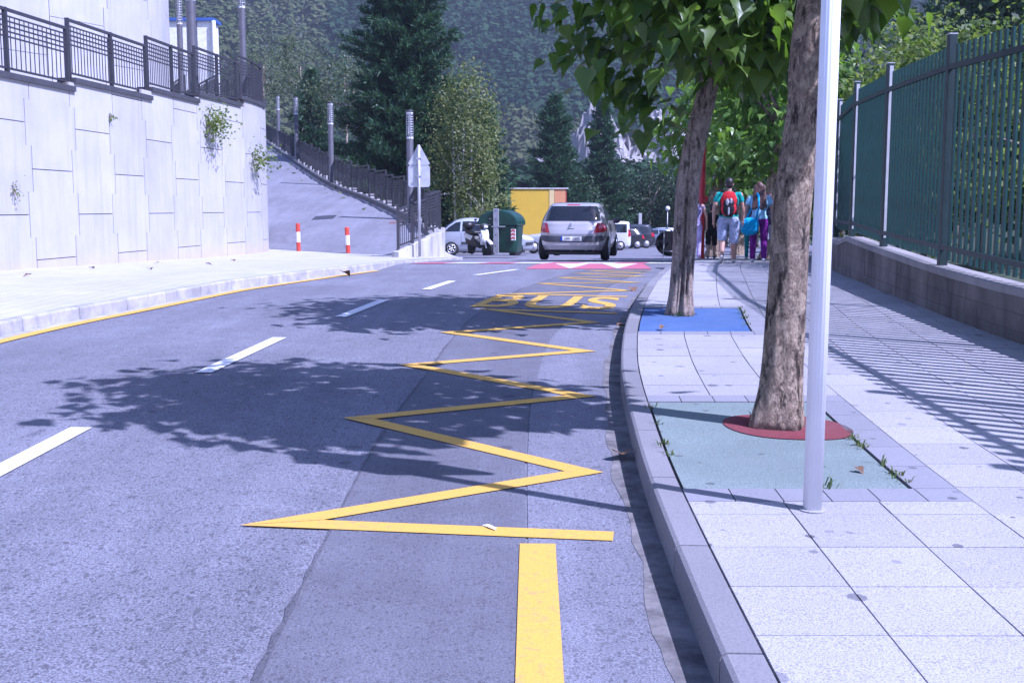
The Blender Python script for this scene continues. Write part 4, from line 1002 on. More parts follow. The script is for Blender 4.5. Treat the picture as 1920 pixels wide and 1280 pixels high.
# forest on the mountain: nobody could count it
def forest(name, n_, mat, keepf, rad, seed, label):
    g = np.random.default_rng(seed); y = g.uniform(150, 560, n_*4); x = (g.uniform(-.66, .62, n_*4))*y
    k = np.array([keepf(a, b) for a, b in zip(x, y)]); x, y = x[k][:n_], y[k][:n_]; n2 = len(x); z = np.array([hill(a, b) for a, b in zip(x, y)]); K = 60
    D = unit(g.normal(size=(n2, K, 3))); D[:, :, 2] = np.abs(D[:, :, 2])*1.2-.15; s = g.uniform(.7, 1.35, (n2, 1, 1))*rad
    P = np.stack([x, y, z], 1)[:, None, :]+D*s*np.array([1, 1, 1.25])*g.uniform(.75, 1.05, (n2, K, 1))+np.array([0, 0, 2.2])
    global rng; keep_ = rng; rng = g
    V, F = rhombs(P.reshape(-1, 3), rad*.55, .2, .85, D.reshape(-1, 3), 5); rng = keep_
    o = bpy.data.objects.new(name, np_mesh(name, V, F, mat)); COL.objects.link(o); o['kind'] = 'stuff'; o['label'] = label; o['category'] = 'forest'
def patch(x, y): return math.sin(x*.021+1.3)*math.sin(y*.027+x*.008)+.5*math.sin(x*.05+y*.04)
ratio = lambda x, y: x/y
inrock = lambda x, y: 8 < x < 44 and 240 < y < 318
forest('mountain_forest', 8600, M['forest'], lambda x, y: not inrock(x, y) and patch(x, y) < .55 and not (ratio(x, y) < -.16 and y < 420), 3.9, 1, 'dark bluish green forest covering the mountain')
forest('light_woodland', 3400, M['forest_l'], lambda x, y: not inrock(x, y) and (patch(x, y) >= .55 or (ratio(x, y) < -.16 and y < 420)), 3.2, 2, 'lighter yellowish green woodland on the mountain flank')
# pale rock slope below the mountain
rows = []; g = np.random.default_rng(4)
for j in range(41):
    y = 246+70*j/40; row = []
    for i in range(51):
        x = 7+41*i/50; e = min(1, min(i, 50-i)/9); h = 27*(1-math.exp(-(j/40)*3.2))*(.55+.45*e)*(.8+.2*math.sin(x*.35)) ; h += (abs(math.sin(x*.9+y*.3))*1.5+g.normal()*.9+1.5*math.sin(y*.6+x*.2))*min(1, j/6)
        row.append((x+g.normal()*.3, y+g.normal()*.3, hill(x, 246)-1+h))
    rows.append(row)
sheet('rock_slope', rows, M['rock'])
# bank falling from the ramp railing to the ground beyond
rows = []
for s_ in frange(9, RR.L, 2):
    p = RR.at(s_); d = RR.dir(s_); w = min(4.5, .9+(s_-9)*.18); gz = prof(p.y)-.35
    rows.append([(p.x+d.y*o_*w, p.y-d.x*o_*w, p.z-.15+(gz-p.z+.15)*max(0, o_-.12)/.88) for o_ in (.03, .12, .3, .5, .75, 1)])
sheet('bank', rows, M['earth'])
blades = []
for k in range(1800):
    r = rows[random.randrange(len(rows)-1)]; j = random.randrange(5); a = Vector(r[j]).lerp(Vector(r[j+1]), random.random()); a += Vector((random.uniform(-1,1), random.uniform(-1,1), .05)); blades.append(tuple(a))
V, F = rhombs(np.array(blades), .3, -.3, .25); o = bpy.data.objects.new('bank_grass', np_mesh('bank_grass', V, F, M['grass'])); COL.objects.link(o); tag(o, 'rough grass on the bank behind the ramp railing', 'grass', None, 'stuff')

# ================================================================== vehicles
class CarShape:
    """closed body described by level slices: z, rear y, front y, half width, corner exponent"""
    def __init__(s, sl): s.z = [a[0] for a in sl]; s.c = [[a[i] for a in sl] for i in (1, 2, 3, 4)]
    def at(s, z): return [float(np.interp(z, s.z, c)) for c in s.c]
    def side(s, y, z):
        yr, yf, w, n = s.at(z); l = (yf-yr)/2; q = min(1, abs((y-(yr+yf)/2)/l)); return w*max(0, 1-q**n)**(1/n)
    def rear(s, x, z):
        yr, yf, w, n = s.at(z); q = min(1, abs(x/w)); return (yr+yf)/2-(yf-yr)/2*max(0, 1-q**n)**(1/n)
    def front(s, x, z): yr, yf, w, n = s.at(z); q = min(1, abs(x/w)); return (yr+yf)/2+(yf-yr)/2*max(0, 1-q**n)**(1/n)
    def body(s, nm=88):
        zs = sorted(set([s.z[0], s.z[-1]]+list(s.z)+[s.z[0]+(s.z[-1]-s.z[0])*i/56 for i in range(57)])); m = MB(); vs = []
        for z in zs:
            yr, yf, w, n = s.at(z); l = (yf-yr)/2; yc = (yf+yr)/2
            for j in range(nm):
                a = 2*math.pi*(j+.5)/nm; ca, sa = math.cos(a), math.sin(a)
                # spread samples evenly along the straight sides
                r = (abs(ca)**n+abs(sa)**n)**(-1/n); vs.append((w*ca*r, yc+l*sa*r, z))
        k = len(zs); m.add(vs, [(i*nm+j, i*nm+(j+1) % nm, (i+1)*nm+(j+1) % nm, (i+1)*nm+j) for i in range(k-1) for j in range(nm)]+[tuple(range(nm-1, -1, -1)), tuple(range((k-1)*nm, k*nm))])
        return m
def subdiv_tris(poly, mx=.07):
    tri = mgeo.tessellate_polygon([[Vector((p[0], p[1], 0)) for p in poly]]); out = []; st = [tuple(Vector(poly[i][:2]) for i in t) for t in tri]
    while st:
        a, b, c = st.pop(); L = [(a-b).length, (b-c).length, (c-a).length]; k = L.index(max(L))
        if L[k] < mx: out.append((a, b, c)); continue
        if k == 1: a, b, c = b, c, a
        if k == 2: a, b, c = c, a, b
        mid = (a+b)/2; st += [(a, mid, c), (mid, b, c)]
    return out
def patch_obj(name, poly, fn, mat, parent, mx=.07):
    idx = {}; V = []; F = []
    for t in subdiv_tris(poly, mx):
        f = []
        for p in t:
            k = (round(p.x, 4), round(p.y, 4))
            if k not in idx: idx[k] = len(V); V.append(tuple(fn(p.x, p.y)))
            f.append(idx[k])
        F.append(tuple(f))
    m = MB(); m.add(V, F); return m.build(name, mat, parent, True)
def wheel(parent, x, y, r, w, spokes=5, rimmat=None):
    sx = math.copysign(1, x)
    t = MB().lathe([(r*.62, -w/2), (r*.9, -w/2), (r*.98, -w*.38), (r, -w*.2), (r, w*.2), (r*.98, w*.38), (r*.9, w/2), (r*.62, w/2)], 28, (x, y, r), 'x').build('wheel', M['tyre'], parent, True)
    xo = x+sx*(w*.5+.006); m = MB().lathe([(r*.64, -.02), (r*.64, .012), (r*.56, .012), (r*.54, -.03)], 24, (xo, y, r), 'x'); m.lathe([(r*.16, -.03), (r*.16, .012), (.001, .014)], 12, (xo, y, r), 'x')
    for k in range(spokes):
        a = 2*math.pi*k/spokes+.3; d = Vector((0, math.cos(a), math.sin(a))); c = Vector((xo, y, r)); m.bar(c+d*r*.1, c+d*r*.58, r*.17, .02, up=(1,0,0))
    m.build('rim', rimmat or M['rim'], t, True)
    MB().lathe([(r*.6, -sx*.05), (r*.6, -sx*.045)], 20, (xo, y, r), 'x').build('brake_disc', M['dark'], t)
def cut_arches(body, cuts, half_w):
    m = MB()
    for y, r, z in cuts:
        for sx in (-1, 1): m.lathe([(r, sx*(half_w-.24)), (r, sx*(half_w+.3))], 28, (0, y, z), 'x')
    c = m.build('arch_cutter', M['black']); mod = body.modifiers.new('b', 'BOOLEAN'); mod.object = c; mod.operation = 'DIFFERENCE'; mod.solver = 'EXACT'
    bpy.context.view_layer.update(); me = bpy.data.meshes.new_from_object(body.evaluated_get(bpy.context.evaluated_depsgraph_get()))
    body.modifiers.clear(); body.data = me; bpy.data.objects.remove(c)
    me.polygons.foreach_set('use_smooth', [True]*len(me.polygons)); me.set_sharp_from_angle(angle=R(40))
def car(label, base, rz, paintc, sl, wheels, wr, sidewin, rearp=(), frontp=(), sidep=(), group=None, name='parked_car', cat='car', metal=.25, spokes=5, mirror=True, windscreen=None):
    S = CarShape(sl); t = thing(name, base, label, cat, group, rz); pm = carpaint('car_paint', paintc, metal)
    b = S.body().build('body', pm, t, True); hw = max(a[3] for a in sl); cut_arches(b, [(y, wr*1.14, wr) for y in wheels], hw)
    for y in wheels:
        for sx in (-1, 1): wheel(t, sx*(hw-.105), y, wr, .2, spokes)
    MB().box(-hw+.22, hw-.22, min(a[1] for a in sl)+.35, max(a[2] for a in sl)-.4, .15, sl[0][0]+.01).build('underbody', M['black'], t)
    for poly in sidewin:
        for sx in (-1, 1): patch_obj('side_window', poly, lambda y, z: (sx*(S.side(y, z)+.005), y, z), M['glass'], t)
    for nm, poly, mt, off in sidep:
        for sx in (-1, 1): patch_obj(nm, poly, lambda y, z: (sx*(S.side(y, z)+off), y, z), mt if not isinstance(mt, str) else M[mt], t)
    for nm, poly, mt, off in rearp: patch_obj(nm, poly, lambda x, z: (x, S.rear(x, z)-off, z), mt if not isinstance(mt, str) else M[mt], t, .06)
    for nm, poly, mt, off in frontp: patch_obj(nm, poly, lambda x, z: (x, S.front(x, z)+off, z), mt if not isinstance(mt, str) else M[mt], t, .06)
    if mirror:
        ym, zm = mirror if isinstance(mirror, tuple) else (2.75, .98)
        for sx in (-1, 1):
            x = sx*(S.side(ym, zm)+.1); MB().ell((x, ym, zm), (.11, .07, .075), 12, 8).build('door_mirror', M['dark'] if metal else M['black'], t, True)
            MB().bar((sx*S.side(ym, zm), ym, zm-.03), (x, ym, zm-.02), .05, .04).build('mirror_arm', M['black'], t)
    return t, S
mir = lambda P: [(-x, z) for x, z in P][::-1]
# silver hatchback driving away over the raised table
sl = [(.2,.2,4.05,.72,5),(.27,.06,4.14,.80,5),(.4,.0,4.19,.85,5),(.55,.0,4.21,.875,5),(.7,.02,4.2,.885,5),(.78,.05,4.12,.885,5),(.86,.09,3.95,.878,4.8),(.93,.12,3.6,.865,4.8),(.965,.17,3.3,.855,4.8),(.985,.24,3.12,.845,4.8),(1.02,.27,3.0,.835,4.8),(1.1,.31,2.82,.80,4.8),(1.2,.36,2.58,.75,4.8),(1.3,.42,2.3,.69,4.6),(1.38,.5,2.02,.635,4.4),(1.42,.6,1.85,.6,4),(1.445,.8,1.7,.54,3.6),(1.458,1.0,1.5,.4,3)]
yb = 27.9; bx = x_at(1072, yb)-.02
light_r = [(.55,.70),(.885,.735),(.86,.80),(.76,.93),(.64,.955),(.6,.86)]
hatch, S = car('silver grey hatchback driving away over the red and white raised table', (bx, yb, road_z(28.4)+.012), -R(9.5), (.44,.42,.415), sl, (.78, 3.35), .318,
    [[(.75,1.0),(1.55,1.0),(1.6,1.34),(1.1,1.36),(.85,1.2)], [(1.63,1.0),(2.7,1.0),(2.2,1.28),(2.0,1.34),(1.66,1.34)]],
    [('rear_window', [(-.7,.995),(.7,.995),(.655,1.2),(.575,1.365),(-.575,1.365),(-.655,1.2)], 'glass', .006),
     ('tail_light', light_r, 'tail', .008), ('tail_light', mir(light_r), 'tail', .008),
     ('clear_lens', [(.66,.81),(.83,.83),(.75,.915),(.68,.925)], 'tail_pink', .012), ('clear_lens', mir([(.66,.81),(.83,.83),(.75,.915),(.68,.925)]), 'tail_pink', .012),
     ('bumper_insert', [(-.84,.52),(-.6,.475),(.6,.475),(.84,.52),(.86,.6),(.82,.635),(-.82,.635),(-.86,.6)], plain('bumper_grey', (.06,.063,.072), .6), .01),
     ('plate', [(-.26,.51),(.26,.51),(.26,.62),(-.26,.62)], 'white', .02), ('plate_band', [(-.26,.51),(-.215,.51),(-.215,.62),(-.26,.62)], plain('plate_blue', (.02,.06,.35), .5), .023),
     ('tailgate_gap', [(-.595,.66),(.595,.66),(.595,.668),(-.595,.668)], 'black', .004), ('tailgate_gap', [(.59,.66),(.6,.66),(.6,.70),(.59,.70)], 'black', .004), ('tailgate_gap', [(-.6,.66),(-.59,.66),(-.59,.70),(-.6,.70)], 'black', .004),
     ('badge', [(-.035,.90),(0,.855),(.035,.90),(0,.945)], 'rim', .01), ('lettering', [(-.1,.80),(.06,.80),(.06,.815),(-.1,.815)], 'dark', .006),
     ('high_brake_light', [(-.17,1.385),(.17,1.385),(.16,1.41),(-.16,1.41)], 'tail', .01), ('wiper', [(-.02,.995),(.02,.995),(.38,1.02),(.38,1.03)], 'black', .016),
     ('bumper_shade', [(-.7,.22),(.7,.22),(.74,.285),(-.74,.285)], 'black', .006)],
    [('windscreen', [(-.68,1.03),(.68,1.03),(.56,1.37),(-.56,1.37)], 'glass', .006), ('headlight', [(.45,.66),(.8,.68),(.78,.76),(.5,.76)], 'lampclear', .01), ('headlight', mir([(.45,.66),(.8,.68),(.78,.76),(.5,.76)]), 'lampclear', .01)],
    [('door_handle', [(1.2,.87),(1.38,.87),(1.38,.9),(1.2,.9)], 'dark', .012), ('door_handle', [(2.2,.86),(2.38,.86),(2.38,.89),(2.2,.89)], 'dark', .012), ('door_gap', [(1.6,.35),(1.608,.35),(1.608,1.0),(1.6,1.0)], 'black', .003), ('door_gap', [(2.72,.35),(2.728,.35),(2.728,.98),(2.72,.98)], 'black', .003)],
    name='moving_car')
for s_ in (-1, 1):
    pass
tc = bpy.data.curves.new('plate_text', 'FONT'); tc.body = '3391  GDC'; tc.size = .1; tc.extrude = .001; tc.align_x = 'CENTER'; tc.align_y = 'CENTER'; tc.offset = .0012
to = bpy.data.objects.new('plate_tmp', tc); COL.objects.link(to); bpy.context.view_layer.update()
me = bpy.data.meshes.new_from_object(to.evaluated_get(bpy.context.evaluated_depsgraph_get())); bpy.data.objects.remove(to); me.materials.append(M['black'])
o = place(bpy.data.objects.new('plate_lettering', me), hatch); o.location = (.022, S.rear(.2, .565)-.03, .565); o.rotation_euler = (R(90), 0, 0); o.scale = (.84, .98, 1)
MB().tube([(0, 1.2, 1.455), (.0, 1.05, 1.62)], .006, 5).build('aerial', M['black'], hatch)
# generic parked shapes
def hatch_slices(L, H, w, rear=.35, hood=1.0, hoodz=.9, rake=.9):
    z1 = hoodz; return [(.2,.22,L-.18,w-.14,5),(.3,.06,L-.05,w-.06,5),(.5,.0,L,w-.01,5),(.7,.02,L-.01,w,5),(z1-.1,.06,L-.12,w,4.8),(z1,.1,L-hood*.55,w-.015,4.8),(z1+.05,.13,L-hood,w-.025,4.8),(z1+.12,.16,L-hood-.2*rake,w-.045,4.8),(z1+(H-z1)*.55,.16+rear*.45,L-hood-.62*rake,w-.14,4.8),(H-.09,.2+rear*.75,L-hood-1.0*rake,w-.22,4.4),(H-.03,.3+rear,L-hood-1.2*rake,w-.28,4),(H,.6+rear,L-hood-1.6*rake,w-.42,3)]
def gen_rear(w, zt, H): 
    lr = [(w-.3,zt-.16),(w-.1,zt-.14),(w-.12,zt+.1),(w-.22,zt+.12)]
    return [('rear_window', [(-w+.17,zt+.14),(w-.17,zt+.14),(w-.27,H-.12),(-w+.27,H-.12)], 'glass', .006), ('tail_light', lr, 'tail', .008), ('tail_light', mir(lr), 'tail', .008), ('plate', [(-.26,.5),(.26,.5),(.26,.61),(-.26,.61)], 'white', .012)]
def gen_front(w, z1, H): return [('windscreen', [(-w+.15,z1+.14),(w-.15,z1+.14),(w-.28,H-.1),(-w+.28,H-.1)], 'glass', .008), ('headlight', [(w-.42,.66),(w-.06,.68),(w-.08,.8),(w-.36,.78)], 'lampclear', .01), ('headlight', mir([(w-.42,.66),(w-.06,.68),(w-.08,.8),(w-.36,.78)]), 'lampclear', .01), ('grille', [(-.3,.5),(.3,.5),(.34,.62),(-.34,.62)], 'black', .008)]
# silver people carrier seen from its side, nose to the right (+x)
sl = [(.2,.2,4.1,.72,5),(.3,.06,4.2,.82,5),(.5,.0,4.27,.87,5),(.7,.04,4.26,.875,5),(.85,.1,4.1,.875,4.8),(.95,.16,3.72,.865,4.8),(1.02,.2,3.42,.855,4.8),(1.1,.26,3.2,.84,4.8),(1.3,.46,2.75,.76,4.6),(1.45,.68,2.35,.69,4.4),(1.55,.95,2.05,.62,4),(1.6,1.15,1.9,.52,3.6),(1.625,1.4,1.7,.38,3)]
yb = 49; x0 = x_at(818, yb); PIC = (.47,.5,.56)
car('silver people carrier parked side-on behind the green container', (x0, yb, prof(yb)+.01), -R(90), PIC, sl, (.72, 3.48), .31,
    [[(.42,1.04),(1.08,1.04),(1.12,1.46),(.9,1.42),(.6,1.22)], [(1.18,1.04),(2.05,1.04),(2.05,1.47),(1.2,1.47)], [(2.13,1.04),(3.12,1.04),(2.5,1.4),(2.13,1.46)]], gen_rear(.87,.85,1.6), gen_front(.87,.95,1.6),
    [('door_moulding', [(1.15,.5),(3.0,.5),(3.0,.6),(1.15,.6)], 'dark', .012), ('door_handle', [(1.25,.93),(1.45,.93),(1.45,.96),(1.25,.96)], 'dark', .012), ('door_gap', [(1.13,.35),(1.14,.35),(1.14,1.02),(1.13,1.02)], 'black', .003), ('door_gap', [(2.09,.35),(2.1,.35),(2.1,1.02),(2.09,1.02)], 'black', .003), ('bumper_corner', [(3.9,.45),(4.24,.47),(4.24,.6),(3.9,.58)], 'dark', .012)], group='parked cars', spokes=6, mirror=(3.0, 1.1))
yb = 55; car('pale silver hatchback parked between the container and the grey hatchback', (x_at(1001, yb)+3.35, yb+.3, prof(yb)+.01), R(90)-R(8), (.55,.57,.6), hatch_slices(4.1,1.48,.86,hood=1.0), (.75, 3.3), .31,
    [[(.7,1.0),(1.5,1.0),(1.5,1.36),(.95,1.34)], [(1.57,1.0),(2.75,1.0),(2.1,1.36),(1.57,1.38)]], gen_rear(.86,.85,1.48), gen_front(.86,.9,1.48), group='parked cars', spokes=6, mirror=(2.8, 1.02))
# row of cars in the car park, tails to the right
yb = 71; zz = prof(yb)
vs_ = [(.2,.1,4.0,.74,6),(.3,.03,4.05,.82,6),(.5,.0,4.1,.85,6),(.8,.0,4.08,.86,6),(.95,.01,3.9,.86,6),(1.05,.02,3.5,.855,6),(1.15,.03,3.3,.85,6),(1.5,.06,2.85,.8,6),(1.7,.09,2.5,.75,5.5),(1.78,.14,2.35,.7,5),(1.82,.35,2.1,.6,4)]
car('white van parked behind the silver grey hatchback', (x_at(1181, yb), yb, zz+.01), R(90), (.66,.67,.7), vs_, (.72, 3.3), .31, [[(.3,1.12),(1.35,1.12),(1.35,1.64),(.3,1.64)], [(1.5,1.12),(2.4,1.12),(2.4,1.64),(1.5,1.64)], [(2.5,1.12),(3.2,1.12),(2.75,1.6),(2.5,1.62)]],
    [('rear_window', [(-.68,1.12),(.68,1.12),(.62,1.62),(-.62,1.62)], 'glass', .006), ('tail_light', [(.68,.85),(.77,.85),(.75,1.3),(.68,1.3)], 'tail', .008), ('tail_light', mir([(.68,.85),(.77,.85),(.75,1.3),(.68,1.3)]), 'tail', .008), ('plate', [(-.26,.6),(.26,.6),(.26,.71),(-.26,.71)], 'white', .012)], gen_front(.85,1.0,1.75), [('tail_light_side', [(.02,.9),(.1,.9),(.12,1.3),(.06,1.3)], 'tail', .006)], name='parked_van', cat='van', metal=.1, group='parked cars', mirror=(3.1, 1.15))
yb = 79; car('black hatchback parked beside the white van', (x_at(1205, yb), yb, prof(yb)+.01), R(90)+R(12), (.02,.022,.028), hatch_slices(3.8,1.45,.83), (.7, 3.05), .31, [[(.65,1.0),(1.35,1.0),(1.35,1.33),(.9,1.3)], [(1.42,1.0),(2.5,1.0),(1.95,1.33),(1.42,1.35)]], gen_rear(.83,.85,1.45), gen_front(.83,.9,1.45), [('tail_light_side', [(.06,.76),(.3,.78),(.26,.92),(.12,.9)], 'tail', .008)], group='parked cars', metal=.2, mirror=(2.55, 1.0), spokes=6)
yb = 83; car('dark grey people carrier parked beyond the black hatchback, sun glinting on its roof', (x_at(1226, yb), yb, prof(yb)+.01), R(90)+R(6), (.035,.037,.045), hatch_slices(4.4,1.74,.9,rear=.2,hood=.95,hoodz=.98,rake=.95), (.8, 3.6), .33, [[(.4,1.1),(1.3,1.1),(1.3,1.56),(.55,1.54)], [(1.38,1.1),(2.3,1.1),(2.3,1.57),(1.38,1.57)], [(2.38,1.1),(3.2,1.1),(2.7,1.5),(2.38,1.55)]], gen_rear(.9,1.0,1.74), gen_front(.9,.98,1.74), [('tail_light_side', [(.07,.98),(.24,.98),(.26,1.2),(.14,1.2)], 'tail', .008), ('door_moulding', [(.3,.6),(3.3,.6),(3.3,.68),(.3,.68)], 'dark', .01)], group='parked cars', metal=.3, mirror=(3.05, 1.12))
yb = 90; car('blue grey car parked beyond the dark people carrier', (x_at(1266, yb), yb, prof(yb)+.01), R(90)+R(4), (.16,.21,.29), hatch_slices(4.2,1.46,.86), (.75, 3.35), .31, [[(.7,1.0),(1.5,1.0),(1.5,1.34),(.95,1.31)], [(1.57,1.0),(2.75,1.0),(2.15,1.34),(1.57,1.36)]], gen_rear(.86,.85,1.46), gen_front(.86,.9,1.46), group='parked cars', mirror=(2.8, 1.0))
yb = 97; car('white car in the back row behind the blue grey car', (x_at(1275, yb), yb, prof(yb)+.01), R(90), (.68,.69,.72), hatch_slices(4.2,1.5,.86), (.75, 3.35), .31, [[(.7,1.0),(1.5,1.0),(1.5,1.36),(.95,1.33)], [(1.57,1.0),(2.75,1.0),(2.15,1.36),(1.57,1.38)]], gen_rear(.86,.85,1.5), gen_front(.86,.9,1.5), group='parked cars', metal=.1, mirror=(2.8, 1.0))

# ---- green container, scooter, box buildings and small street things
yb = 41.0; zb = lz(x_at(940, yb), yb); zb = prof(yb)+.1
ct = thing('waste_container', (x_at(941, yb), yb, zb), 'dark green side-loading waste container with domed lid and grey lifting bar', 'container', None, R(-14))
M['cgreen'] = plain('container_green', (.008, .045, .028), .38, 0, .25, 3); M['cgreen2'] = plain('container_lid', (.01, .05, .036), .3, 0, .2, 3)
hw, hd = .72, .6
m = MB(); lev = [(.1,.88),(.16,.92),(.6,.96),(1.02,1.0),(1.06,1.03)]; vs = []; nn = 40
for z, k in lev:
    for j in range(nn):
        a = 2*math.pi*(j+.5)/nn; ca, sa = math.cos(a), math.sin(a); r = (abs(ca)**6+abs(sa)**6)**(-1/6); vs.append((hw*k*ca*r, hd*k*sa*r, z))
m.add(vs, [(i*nn+j, i*nn+(j+1) % nn, (i+1)*nn+(j+1) % nn, (i+1)*nn+j) for i in range(len(lev)-1) for j in range(nn)]+[tuple(range(nn-1, -1, -1)), tuple(range((len(lev)-1)*nn, len(lev)*nn))])
m.build('body', M['cgreen'], ct, True)
m = MB(); arc = [(hw*1.05*math.cos(math.pi*i/14), 1.07+.56*math.sin(math.pi*i/14)**.8) for i in range(15)]
m.prism(arc, lambda p: (p[0], -hd*1.03, p[1]), lambda p: (p[0], hd*1.03, p[1])); lid = m.build('lid', M['cgreen2'], ct, bevel=.05)
for x in (-.45, .45): MB().prism([(q[0]*.0+x+(.04 if i else -.04), 0) for i, q in enumerate(arc[:2])]+[], lambda p: (p[0], -hd*1.05, 1.08), lambda p: (p[0], -hd*1.05, 1.2)) if False else None
m = MB(); m.prism([(hw*.8*math.cos(math.pi*i/12), 1.1+.36*math.sin(math.pi*i/12)) for i in range(13)], lambda p: (p[0], -hd*1.05, p[1]), lambda p: (p[0], -hd*1.03, p[1])); m.build('lid_panel', M['cgreen'], ct)
MB().box(-.14, .06, -hd*1.03-.09, -hd*1.03-.02, .08, 1.68).build('lifting_bar', M['galv'], ct, bevel=.01)
for z in (.35, .75, 1.3, 1.6): MB().lathe([(.02, -hd*1.03-.1), (.02, -hd*1.03-.088)], 10, (-.04, 0, z), 'y').build('bolt', M['black'], ct)
MB().box(-.2, .3, -hd*1.03-.1, -hd*1.03-.03, 1.02, 1.06).build('bracket', M['galv'], ct)
MB().box(.5, .66, -hd*.985-.035, -hd*.93, .55, .95).build('warning_plate', M['white'], ct)
for k in range(3):
    z = .58+k*.13; MB().prism([(.502, z), (.58, z+.05), (.658, z), (.658, z+.06), (.58, z+.11), (.502, z+.06)], lambda p: (p[0], -hd*.985-.036, p[1]), lambda p: (p[0], -hd*.985-.042, p[1])).build('red_chevron', M['redo'], ct)
for x in (-.5, .5): MB().box(x-.12, x+.12, -.4, .4, 0, .1).build('foot', M['black'], ct)
M['graff'] = plain('graffiti_blue', (.2, .5, .7), .5)
m = MB(); m.tube([(-.62, -hd*1.0-.012, .78), (-.5, -hd*1.0-.012, .95), (-.42, -hd*1.0-.012, .86), (-.52, -hd*1.0-.012, .8), (-.4, -hd*1.0-.012, .74), (-.5, -hd*1.0-.012, .62)], .012, 5); m.build('graffiti', M['graff'], ct)
# scooter, nose to the right and towards the camera
yb = 40.0; zb = lz(x_at(900, yb), yb); zb = prof(yb)+.12
sc = thing('scooter', (x_at(899, yb), yb, zb), 'white and black scooter with a top box parked by the green container', 'scooter', None, R(-58))
def swheel(x):
    w = MB().lathe([(.13, -.055), (.21, -.055), (.245, -.03), (.25, 0), (.245, .03), (.21, .055), (.13, .055)], 24, (x, 0, .25), 'y').build('wheel', M['tyre'], sc, True); m = MB()
    for k in range(5): a = 1.257*k; m.bar((x, 0, .25), (x+.14*math.cos(a), 0, .25+.14*math.sin(a)), .03, .05, up=(0,1,0))
    m.lathe([(.15, -.03), (.15, .03)], 20, (x, 0, .25), 'y'); m.build('rim', M['rim'], w)
swheel(.62); swheel(-.55)
MB().prism([(-.75,.35),(-.35,.3),(.2,.22),(.3,.3),(.1,.38),(-.1,.5),(-.2,.72),(-.8,.8),(-.9,.72)], lambda p: (p[0], -.13, p[1]), lambda p: (p[0], .13, p[1])).build('body', M['black'], sc, bevel=.04)
MB().prism([(-.85,.6),(-.4,.5),(-.25,.66),(-.8,.76)], lambda p: (p[0], -.15, p[1]), lambda p: (p[0], .15, p[1])).build('side_panel', M['white'], sc, bevel=.02)
MB().prism([(-.8,.76),(-.1,.73),(-.12,.83),(-.5,.87),(-.8,.85)], lambda p: (p[0], -.14, p[1]), lambda p: (p[0], .14, p[1])).build('seat', M['black'], sc, bevel=.03)
MB().prism([(.28,.34),(.42,.4),(.46,.7),(.38,.9),(.3,.88),(.3,.6)], lambda p: (p[0], -.15, p[1]), lambda p: (p[0], .15, p[1])).build('leg_shield', M['white'], sc, bevel=.05)
MB().prism([(.38,.52),(.62,.56),(.86,.44),(.84,.36),(.62,.48),(.42,.42)], lambda p: (p[0], -.075, p[1]), lambda p: (p[0], .075, p[1])).build('front_mudguard', M['white'], sc, bevel=.03)
MB().tube([(.62, .08, .25), (.48, .08, .6)], .025, 8).build('fork', M['white'], sc); MB().tube([(.62, -.08, .25), (.48, -.08, .6)], .025, 8).build('fork', M['white'], sc)
MB().ell((.34, 0, 1.02), (.13, .17, .1)).build('handlebar_cowl', M['dark'], sc, True); MB().tube([(.25, -.32, 1.06), (.3, 0, 1.04), (.25, .32, 1.06)], .02, 8).build('handlebar', M['black'], sc)
MB().ell((.45, 0, .99), (.05, .09, .06)).build('headlight', M['lampclear'], sc, True)
for s_ in (-1, 1): MB().tube([(.26, s_*.25, 1.06), (.25, s_*.3, 1.2)], .008, 6).build('mirror_stalk', M['black'], sc); MB().ell((.25, s_*.3, 1.24), (.015, .06, .045)).build('mirror', M['black'], sc, True)
MB().ell((-.8, 0, 1.02), (.21, .22, .16), 16, 10).build('top_box', M['black'], sc, True); MB().bar((-.8, 0, .84), (-.8, 0, .9), .2, .15).build('rack', M['black'], sc)
MB().tube([(-.1, -.05, .3), (-.2, -.2, .0)], .015, 6).build('stand', M['black'], sc)
# long building with coloured panels
yb = 66; pa = x_at(940, yb); bb = thing('panel_building', (x_at(1000, yb), yb, prof(yb)), 'low modern building with yellow, orange and green coloured panels', 'building')
zt = AT(1000, 354, yb).z; zg = prof(yb)-.3
cols = [(-5.4, x_at(921, yb), 'pgreen_dark', (.02,.11,.06)), (x_at(921, yb), x_at(957, yb), 'pgreen', (.16,.27,.11)), (x_at(957, yb), x_at(1029, yb), 'pyellow', (.66,.43,.03)), (x_at(1029, yb), x_at(1039, yb), 'ppale', (.7,.55,.25)), (x_at(1039, yb), x_at(1060, yb), 'porange', (.68,.3,.13))]
for k, (a, b, nm, c_) in enumerate(cols):
    M[nm] = plain(nm, c_, .6, 0, .05, 2); MB().box(a+.01, b-.01, yb-.02*(k % 2), yb+9, zg, zt-(.35 if k == 0 else 0)).build('facade_panel', M[nm], bb, local=False)
xe = x_at(1060, yb); MB().box(xe, xe+.06, yb+.02, yb+9, zg, zt+.02).build('end_panel', plain('pred', (.3,.03,.03), .6), bb, local=False)
MB().box(x_at(915, yb), xe+.15, yb-.06, yb+9.2, zt, zt+.05).build('roof', M['white'], bb, local=False); MB().box(-5.5, x_at(915, yb), yb-.15, yb+9.1, zt-.35, zt-.24).build('roof', M['white'], bb, local=False)
